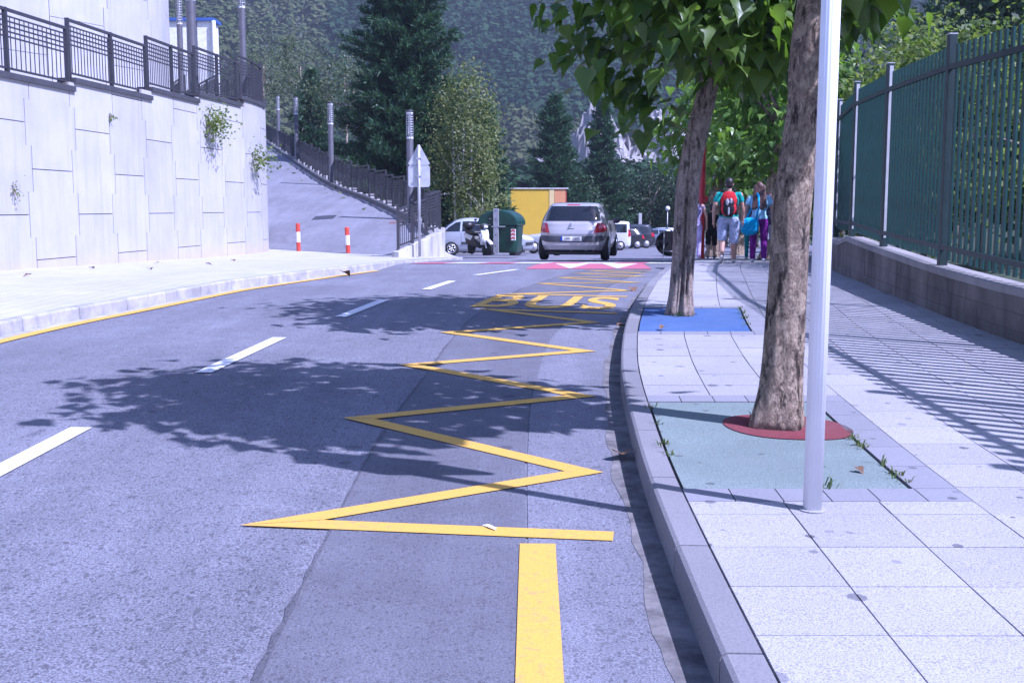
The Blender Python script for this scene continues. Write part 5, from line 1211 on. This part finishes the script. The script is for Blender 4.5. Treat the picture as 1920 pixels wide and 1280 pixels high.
# globe lamp, concrete pillar
p = AT(1251, 435, 93); gl = thing('globe_lamp', (p.x, 93, prof(93)), 'slender lamp post with a white globe beside the dark trees', 'street lamp'); zt = AT(1251, 391, 93).z-prof(93)
MB().tube([(0,0,0), (0,0,zt-.12)], [.05, .035], 10).build('post', M['galv'], gl, True); MB().ell((0,0,zt), (.2,.2,.2), 16, 12).build('globe', M['white'], gl, True)
p = AT(1200, 425, 92); cp = thing('concrete_pillar', (p.x, 92, prof(92)), 'plain concrete pillar standing behind the dark people carrier', 'pillar'); MB().box(-.13, .13, -.13, .13, 0, AT(1200, 400, 92).z-prof(92)).build('shaft', M['wing'], cp, bevel=.02); MB().box(-.2, .2, -.2, .2, 0, .12).build('foot', M['wing'], cp)
# black rounded board on thin legs at the kerb
p = G(1246, 490); bd_ = thing('folding_board', (p.x+.15, p.y+.1, road_z(p.y)), 'black round-edged board on thin metal legs behind the split trunk', 'board', None, R(8))
P = [(.42*math.cos(a)*(1 if math.cos(a) < 0 else 1.1), .42+.37*math.sin(a)) for a in [2*math.pi*i/32 for i in range(32)]]
m = MB(); m.prism(P, lambda p: (p[0], .0+(p[1]-.42)*.25, p[1]+.1), lambda p: (p[0], .03+(p[1]-.42)*.25, p[1]+.1)); m.build('board', plain('board_black', (.012, .012, .014), .95, spec=.1), bd_)
for x in (-.2, .18): MB().tube([(x-.05, -.2, 0), (x, -.12, .5), (x+.02, -.04, .9)], .012, 6).build('leg', M['galv'], bd_)
MB().tube([(-.2, -.15, .3), (.18, -.15, .3)], .01, 6).build('crossbar', M['galv'], bd_)
for k in range(3): MB().box(.12, .26, -.03+k*.02, -.02+k*.02, .42+k*.08, .45+k*.08).build('slot', M['black'], bd_)
# red post behind the split trunk
p = G(1313, 485, KH); rp = thing('red_post', (p.x+.02, p.y, sw_z(p.y)), 'tall dark red steel post at the pavement edge', 'post'); MB().lathe([(.1, 0), (.1, .03), (.075, .035), (.075, 2.75), (.06, 2.8)], 16).build('shaft', M['red'], rp, True); MB().box(.06, .14, -.05, .05, 1.42, 1.56).build('bracket', M['red'], rp, bevel=.01)

# ================================================================== people
SKIN = plain('skin', (.42, .25, .18), .55, 0, .06, 8)
def fuse(name, prims, mat, parent, voxel=.012, smooth=6):
    """prims: tapered capsules (a, b, ra, rb) or ellipsoids ('e', centre, radii) fused into one continuous surface"""
    m = MB()
    for p in prims:
        if p[0] == 'e': m.ell(p[1], p[2], 20, 14)
        else:
            a, b, ra, rb = p; a = Vector(a); b = Vector(b); d = (b-a); k = 6; pts = [a-d.normalized()*ra*.8]+[a.lerp(b, i/k) for i in range(k+1)]+[b+d.normalized()*rb*.8]
            m.tube(pts, [ra*.45]+[ra+(rb-ra)*i/k for i in range(k+1)]+[rb*.45], 14)
    o = m.build(name, mat, None); r = o.modifiers.new('r', 'REMESH'); r.mode = 'VOXEL'; r.voxel_size = voxel
    if smooth: s = o.modifiers.new('s', 'SMOOTH'); s.factor = .5; s.iterations = smooth
    bpy.context.view_layer.update(); me = bpy.data.meshes.new_from_object(o.evaluated_get(bpy.context.evaluated_depsgraph_get())); o.modifiers.clear(); o.data = me
    me.polygons.foreach_set('use_smooth', [True]*len(me.polygons)); o.parent = parent; return o
def hand(w, fwd, sgn, H):
    """palm with five bent fingers hanging from wrist w"""
    w = Vector(w); s = H/1.7; out = []; dn = Vector((0, .15, -1)).normalized(); pc = w+dn*.05*s
    out.append(((w), (w+dn*.085*s), .022*s, .03*s)); out.append(('e', tuple(w+dn*.06*s), (.018*s, .038*s, .05*s)))
    for k, ln in enumerate((.062, .072, .068, .052)):
        y = (.03-.02*k)*s; a = w+dn*.095*s+Vector((0, y, 0)); b = a+dn*ln*.5*s+Vector((-sgn*.004*s, 0, 0)); c = b+dn*ln*.45*s+Vector((-sgn*.016*s, -.004*s, 0)); out += [(a, b, .0095*s, .009*s), (b, c, .009*s, .0075*s)]
    a = w+dn*.03*s+Vector((0, .03*s, 0)); b = a+Vector((-sgn*.008*s, .028*s, -.035*s)); c = b+Vector((-sgn*.004*s, .006*s, -.03*s)); out += [(a, b, .012*s, .01*s), (b, c, .01*s, .008*s)]
    return out
def person(label, base, H, rz, stride, arms, shirt, legs, shoes, hair, slim=1., sleeves=.5, group='pupils walking away'):
    t = thing('person', base, label, 'person', group, rz); s = H/1.7; bw = slim*s
    hipz, kz, az = .86*s, .47*s, .085*s; sh = 1.38*s; J = {}
    # legs: stride = (left foot forward offset, left lift, right foot forward, right lift)
    for sg, fy, lift in ((-1, stride[0], stride[1]), (1, stride[2], stride[3])):
        hip = Vector((sg*.095*bw, 0, hipz)); ank = Vector((sg*.1*bw, fy*s, az+lift*s)); mid = (hip+ank)/2; L = (kz-az)+(hipz-kz); dd = (ank-hip).length; bend = math.sqrt(max(0, (L/2)**2-(dd/2)**2))
        knee = mid+Vector((0, bend*.95, 0)); J[sg] = (hip, knee, ank)
    chest = Vector((0, .03*s, 1.24*s)); neck = Vector((0, .03*s, 1.45*s)); head = Vector((0, .06*s, 1.585*s))
    body = [('e', (0, 0, .92*s), (.155*bw, .11*bw, .13*s)), ((0, 0, .92*s), (0, .015*s, 1.1*s), .125*bw, .115*bw), ('e', tuple(chest), (.165*bw, .105*bw, .2*s)), ((0, .03*s, 1.4*s), tuple(neck+Vector((0,.01,.05))*s), .06*s, .052*s),
            ('e', tuple(head+Vector((0,0,.012*s))), (.075*s, .093*s, .108*s)), ('e', tuple(head+Vector((0,.035,-.055))*1*s if False else head+Vector((0, .03*s, -.055*s))), (.055*s, .06*s, .06*s)), ((tuple(head+Vector((0,.088*s,.0)))), tuple(head+Vector((0,.104*s,-.03*s))), .011*s, .015*s)]
    for sg in (-1, 1): body.append(('e', tuple(head+Vector((sg*.077*s, 0, -.01*s))), (.012*s, .02*s, .032*s)))
    AR = {}
    for sg, (ay, out, bend) in ((-1, arms[0]), (1, arms[1])):
        S_ = Vector((sg*.185*bw, .02*s, sh)); E_ = S_+Vector((sg*out*s, ay*s*.6, -.27*s)); W_ = E_+Vector((sg*.01*s, (ay*.5+bend)*s, -.235*s)); AR[sg] = (S_, E_, W_)
        body += [('e', tuple(S_+Vector((-sg*.03*s,0,-.01*s))), (.06*s, .055*s, .06*s)), (S_, E_, .045*bw, .036*bw), (E_, W_, .037*bw, .025*bw)]+hand(W_, 0, sg, H)
    for sg in (-1, 1):
        hip, knee, ank = J[sg]; body += [(hip, knee, .078*bw, .052*bw), (knee, knee.lerp(ank, .4), .05*bw, .053*bw), (knee.lerp(ank, .4), ank, .053*bw, .035*bw), (ank, ank+Vector((0, .1*s, -.045*s)), .036*s, .03*s)]
    fuse('body', body, SKIN, t, .0085*s, 3)
    # shirt
    cl = [('e', (0, 0, .95*s), (.165*bw, .12*bw, .1*s)), ((0, 0, .93*s), (0, .015*s, 1.12*s), .138*bw, .13*bw), ('e', tuple(chest), (.178*bw, .118*bw, .2*s)), ((-.14*bw, .025*s, 1.365*s), (.14*bw, .025*s, 1.365*s), .06*s, .06*s), ((0, .025*s, 1.38*s), (0, .03*s, 1.43*s), .085*s, .065*s)]
    for sg in (-1, 1):
        S_, E_, W_ = AR[sg]; cl += [('e', tuple(S_+Vector((-sg*.03*s,0,-.015*s))), (.058*s, .055*s, .056*s)), (S_+Vector((-sg*.02*s, 0, 0)), S_.lerp(E_, sleeves if sleeves < 1 else 1), .054*bw, .052*bw)]
        if sleeves > 1: cl.append((E_, E_.lerp(W_, sleeves-1), .052*bw, .042*bw))
    fuse('shirt', cl, shirt, t, .012*s, 5)
    kind, lm = legs; cl = [('e', (0, -.005, .9*s), (.165*bw, .122*bw, .11*s))]
    for sg in (-1, 1):
        hip, knee, ank = J[sg]
        if kind == 'shorts': e = knee.lerp(ank, .06); cl += [(hip, e, .092*bw, .08*bw)]
        elif kind == 'skirt': cl += [(hip, hip.lerp(knee, .75), .1*bw, .12*bw)]
        else: cl += [(hip, knee, .088*bw, .066*bw), (knee, ank+Vector((0,0,.015*s)), .066*bw, .052*bw)]
    fuse('shorts' if kind == 'shorts' else 'skirt' if kind == 'skirt' else 'trousers', cl, lm, t, .012*s, 4)
    for sg, fy, lift in ((-1, stride[0], stride[1]), (1, stride[2], stride[3])):
        hip, knee, ank = J[sg]; toe = .06 if lift > .05 else -.045
        tp_ = ank+Vector((0, .16*s, -.05*s)) if lift <= .05 else ank+Vector((0, .07*s, -.15*s)); hl = ank+Vector((0, -.035*s, -.04*s)) if lift <= .05 else ank+Vector((0, -.045*s, -.01*s))
        fuse('shoe', [(hl, hl.lerp(tp_, .6), .042*s, .045*s), (hl.lerp(tp_, .6), tp_, .045*s, .034*s)], shoes, t, .012*s, 3)
    # face and hair
    for sg in (-1, 1): MB().ell(tuple(head+Vector((sg*.031*s, .088*s, .0))), (.013*s, .008*s, .009*s)).build('eye', M['black'], t, True)
    MB().ell(tuple(head+Vector((0, .09*s, -.065*s))), (.024*s, .009*s, .008*s)).build('mouth', plain('lip', (.35,.12,.1), .5), t, True)
    hm, ln = hair; hp = [('e', tuple(head+Vector((0, -.012*s, .035*s))), (.084*s, .096*s, .1*s)), ('e', tuple(head+Vector((0, -.04*s, -.02*s))), (.076*s, .062*s, .075*s))]
    if ln > .1:
        for k in range(11):
            x = (k-5)/5*.085*s; hp.append((head+Vector((x, -.055*s, .03*s)), head+Vector((x*1.5+random.uniform(-.012,.012)*s, -.175*s, -ln*s*random.uniform(.85, 1.08))), .042*s, .026*s))
        for sg in (-1, 1): hp.append((head+Vector((sg*.075*s, 0, .03*s)), head+Vector((sg*.13*s, -.1*s, -ln*s*.8)), .04*s, .024*s))
    fuse('hair', hp, hm, t, .011*s, 2)
    return t, J, AR, s
def cloth(name, c, var=.22, sc=9):
    n = NT(name); f = n.noise(sc, 4); n.bump(n.noise(14, 4, dist=1.5), .9, .03); return n.done(n.mix(n.ramp(f, [(.3, 0), (.7, 1)]), tuple(x*(1-var) for x in c), tuple(min(1, x*(1+var)) for x in c)), .85, 0, .2)
HB = plain('hair_brown', (.085, .04, .028), .5, 0, .5, 30); HD = plain('hair_dark', (.022, .016, .015), .5, 0, .4, 30)
def spot(u, v): p = G(u, v, KH); return Vector((p.x, p.y, sw_z(p.y)))
road_dir = -R(11)
p = spot(1364, 494); boy, J, AR, s = person('person in teal shirt and pale blue shorts walking away with a red backpack', p, 1.73, road_dir, (-.16, .07, .14, .0), ((-.1, .06, .02), (.02, .05, .04)), cloth('teal_shirt', (.02, .33, .29)), ('shorts', cloth('pale_denim', (.4, .46, .62), .3, 14)), plain('shoe_pale', (.5, .48, .45), .7), (HD, 0), 1.2)
bp = thing('backpack', p+Vector((0,0,1.0)), 'red, black and grey backpack worn over the teal shirt', 'backpack', None, road_dir)
RB = cloth('bag_red', (.5, .025, .03)); BK = cloth('bag_black', (.02, .02, .025)); GR = cloth('bag_grey', (.42, .42, .46))
fuse('main_bag', [('e', (0, -.2, .27), (.17, .09, .2)), ('e', (0, -.2, .12), (.165, .1, .17)), ((-.08, -.18, .4), (.08, -.18, .4), .06, .06)], RB, bp, .012, 3)
fuse('front_pocket', [('e', (0, -.275, .1), (.115, .05, .15)), ('e', (0, -.27, .22), (.11, .045, .1))], BK, bp, .01, 2)
fuse('grey_panel', [('e', (-.03, -.312, .25), (.035, .015, .07)), ('e', (.045, -.31, .27), (.03, .015, .06)), ((0, -.32, .0), (0, -.325, .13), .018, .018)], GR, bp, .008, 1)
for sg in (-1, 1):
    fuse('side_panel', [((sg*.15, -.2, .0), (sg*.15, -.2, .3), .035, .03)], BK, bp, .01, 1); MB().tube([(sg*.1, -.17, .46), (sg*.11, -.05, .5), (sg*.12, .09, .42), (sg*.13, .12, .2), (sg*.16, -.05, .02)], .018, 8).build('strap', BK, bp, True)
p = spot(1421, 492); girl, J, AR, s = person('person with long brown hair in light blue shirt and purple trousers carrying a bag', p, 1.68, road_dir, (.06, 0, -.1, .02), ((-.02, .05, .06), (.0, .06, .05)), cloth('pale_blue_shirt', (.33, .6, .78)), ('trousers', cloth('purple_trousers', (.16, .018, .2))), plain('shoe_white', (.6, .62, .65), .6), (HB, .42), 1.16)
BB = cloth('bag_blue', (.03, .38, .66)); bg_ = thing('shoulder_bag', p+Vector((-.18, -.12, .72)), 'bright blue shoulder bag hanging beside the purple trousers', 'bag', None, road_dir)
fuse('pouch', [('e', (-.04, -.06, .08), (.2, .075, .15)), ('e', (-.04, -.06, -.02), (.19, .085, .13)), ((-.17, -.06, .13), (.1, -.06, .15), .05, .05)], BB, bg_, .012, 3)
m = MB(); m.tube([(.08, -.06, .15), (.14, -.055, .45), (.13, -.04, .68), (.11, .06, .73), (.05, .16, .55), (-.06, .14, .3), (-.14, .02, .15)], .02, 8); m.build('strap', BB, bg_, True)
p = spot(1406, 487.5); person('person in patterned dark top and teal trousers with black hair', p, 1.5, road_dir, (.1, 0, -.12, .06), ((.03, .04, .05), (-.05, .04, .05)), cloth('patterned_top', (.09, .06, .11), .9, 40), ('trousers', cloth('teal_trousers', (.015, .17, .18))), plain('shoe_grey', (.3, .33, .35), .7), (HD, .3), .95)
p = spot(1333, 485); person('person dressed in black shirt and black shorts beside the red post', p, 1.36, road_dir, (-.1, .02, .1, 0), ((.02, .05, .05), (-.03, .05, .05)), cloth('black_shirt', (.012, .012, .014)), ('shorts', cloth('black_shorts', (.014, .013, .016))), plain('shoe_blue', (.08, .1, .16), .7), (HD, .02), 1.0, .8)
p = spot(1303, 488); person('person with pink cap and lilac trousers mostly hidden by the split trunk', p, 1.55, road_dir, (.08, 0, -.1, .02), ((.02, .04, .05), (.02, .09, .06)), cloth('print_vest', (.22, .18, .3), .8, 30), ('trousers', cloth('lilac', (.42, .36, .6))), plain('shoe_lilac', (.35, .3, .4), .7), (plain('pink_cap', (.6, .14, .3), .7), 0), .95, .2)
p = spot(1441, 490); person('person in dark shirt and grey skirt half hidden by the flaky trunk', p, 1.48, road_dir, (.08, 0, -.1, .05), ((.02, .04, .05), (.0, .05, .05)), cloth('navy_shirt', (.03, .035, .06)), ('skirt', cloth('grey_skirt', (.24, .25, .3))), plain('shoe_brown', (.1, .05, .03), .7), (HB, .12), .95)

# ================================================================== small things on the ground
def fallen_leaf(u, v, left=False, size=.09, off=KH, road_=False, lab='dry brown fallen leaf', z=None):
    if left: q = GL(u, v, off); pz = q.z
    else: q = G(u, v, off); pz = (road_z(q.y)+.012 if road_ else sw_z(q.y)+.004)
    V, F = LV[random.randrange(3)]; a = random.uniform(0, 6.28); Rm = np.array(Matrix.Rotation(a, 3, 'Z')); W = (V*size)@Rm.T+np.array([q.x, q.y, pz+.22*size+.004]); m = MB(); m.add(W.tolist(), F)
    tag(m.build('fallen_leaf', M['dryleaf'], None), lab, 'leaf', 'fallen leaves' if True else None)
random.seed(5)
fallen_leaf(1168, 866, off=0, road_=True, size=.13, lab='curled brown leaf in the gutter by the kerb')
fallen_leaf(1608, 882, size=.05, lab='small brown leaf on the green rubber surface'); fallen_leaf(1246, 618, size=.09, lab='crumpled brown leaf on the blue rubber surface')
fallen_leaf(1160, 618, off=0, road_=True, size=.12, lab='brown leaf in the gutter beside the blue tree pit'); fallen_leaf(1185, 545, off=0, road_=True, size=.14, lab='dry leaf on the road at a zigzag tip')
for u, v in ((56, 518), (388, 497), (436, 489), (297, 494), (280, 507), (170, 505)): fallen_leaf(u, v, True, .12, lab='dry leaf lying on the pale pavement below the retaining wall')
fallen_leaf(644, 514, True, .22, off=.04, lab='brown leaf lying against the left kerb')
m = MB(); q = G(918, 993); z = road_z(q.y)+.013; m.add([(q.x-.035, q.y+.035, z), (q.x-.005, q.y+.03, z+.006), (q.x+.03, q.y-.02, z+.004), (q.x+.028, q.y-.045, z), (q.x-.005, q.y-.01, z+.003)], [(0, 1, 2, 3, 4)]); up(m.build('paper_scrap', M['white'], None)); tag(bpy.data.objects['paper_scrap'], 'torn white paper scrap on the yellow zigzag line', 'litter')
def weed(x, y, z, n_, h, label):
    t = thing('weed', (x, y, z), label, 'weed', 'weeds in the paving joints'); m = MB()
    for k in range(n_):
        a = random.uniform(0, 6.28); l = h*random.uniform(.5, 1.2); o_ = Vector((random.uniform(-.03, .03), random.uniform(-.05, .05), 0)); d = Vector((math.cos(a), math.sin(a), 0)); w = Vector((-d.y, d.x, 0))*.004
        p0 = Vector((x, y, z))+o_; p1 = p0+d*l*.35+Vector((0,0,l*.7)); p2 = p0+d*l*.9+Vector((0,0,l*.75)); m.add([p0-w, p0+w, p1+w, p1-w, p2], [(0,1,2,3), (3,2,4)])
    m.build('blades', M['grass'], t, local=False)
for yy_, n_ in ((5.1,8),(5.22,14),(5.4,10),(5.75,16),(5.95,10)): weed(kerb_x(yy_)+BACK+1.04, yy_, sw_z(yy_)-.01, n_, .05, 'grass weed in the joint beside the green rubber')
for yy_, n_ in ((5.6,7),(5.8,12),(6.3,6),(6.75,6)): weed(kerb_x(yy_)+BACK+.006, yy_, sw_z(yy_)-.01, n_, .045, 'grass weed between kerb and green rubber')
for yy_, n_ in ((10.6,8),(11.1,16),(11.5,14),(11.9,8)): weed(kerb_x(yy_)+BACK+1.04, yy_, sw_z(yy_)-.01, n_, .06, 'grass weed in the joint beside the blue rubber')
weed(b.x+.12 if False else G(1553, 912, KH).x, G(1553, 912, KH).y, sw_z(5), 9, .05, 'grass weed at the front edge of the green rubber'); weed(G(1420, 790, KH).x, G(1420, 790, KH).y, sw_z(6.2), 14, .09, 'grass tuft at the foot of the flaky trunk'); weed(G(1272, 594, KH).x, G(1272, 594, KH).y, sw_z(11.3), 12, .07, 'grass tuft in the split foot of the trunk')
for u in (112, 170, 262, 345, 425, 470): q = GL(u, 508-u*.075); weed(q.x, q.y-.03, q.z, 12, .09, 'small weed at the foot of the retaining wall')

# ================================================================== air between here and the mountain
hz = MB().box(-720, 720, -62, 642, -4, 182).build('haze', None, None); hz.data.materials.clear()
hm = bpy.data.materials.new('haze_air'); hm.use_nodes = True; hn = hm.node_tree; hn.nodes.remove(hn.nodes['Principled BSDF'])
pv = hn.nodes.new('ShaderNodeVolumePrincipled'); pv.inputs['Color'].default_value = (.78, .87, 1, 1); pv.inputs['Density'].default_value = .00036; pv.inputs['Anisotropy'].default_value = .2
hn.links.new(pv.outputs[0], hn.nodes['Material Output'].inputs['Volume']); hz.data.materials.append(hm); tag(hz, 'thin bluish summer haze in the valley air', 'haze', None, 'stuff')
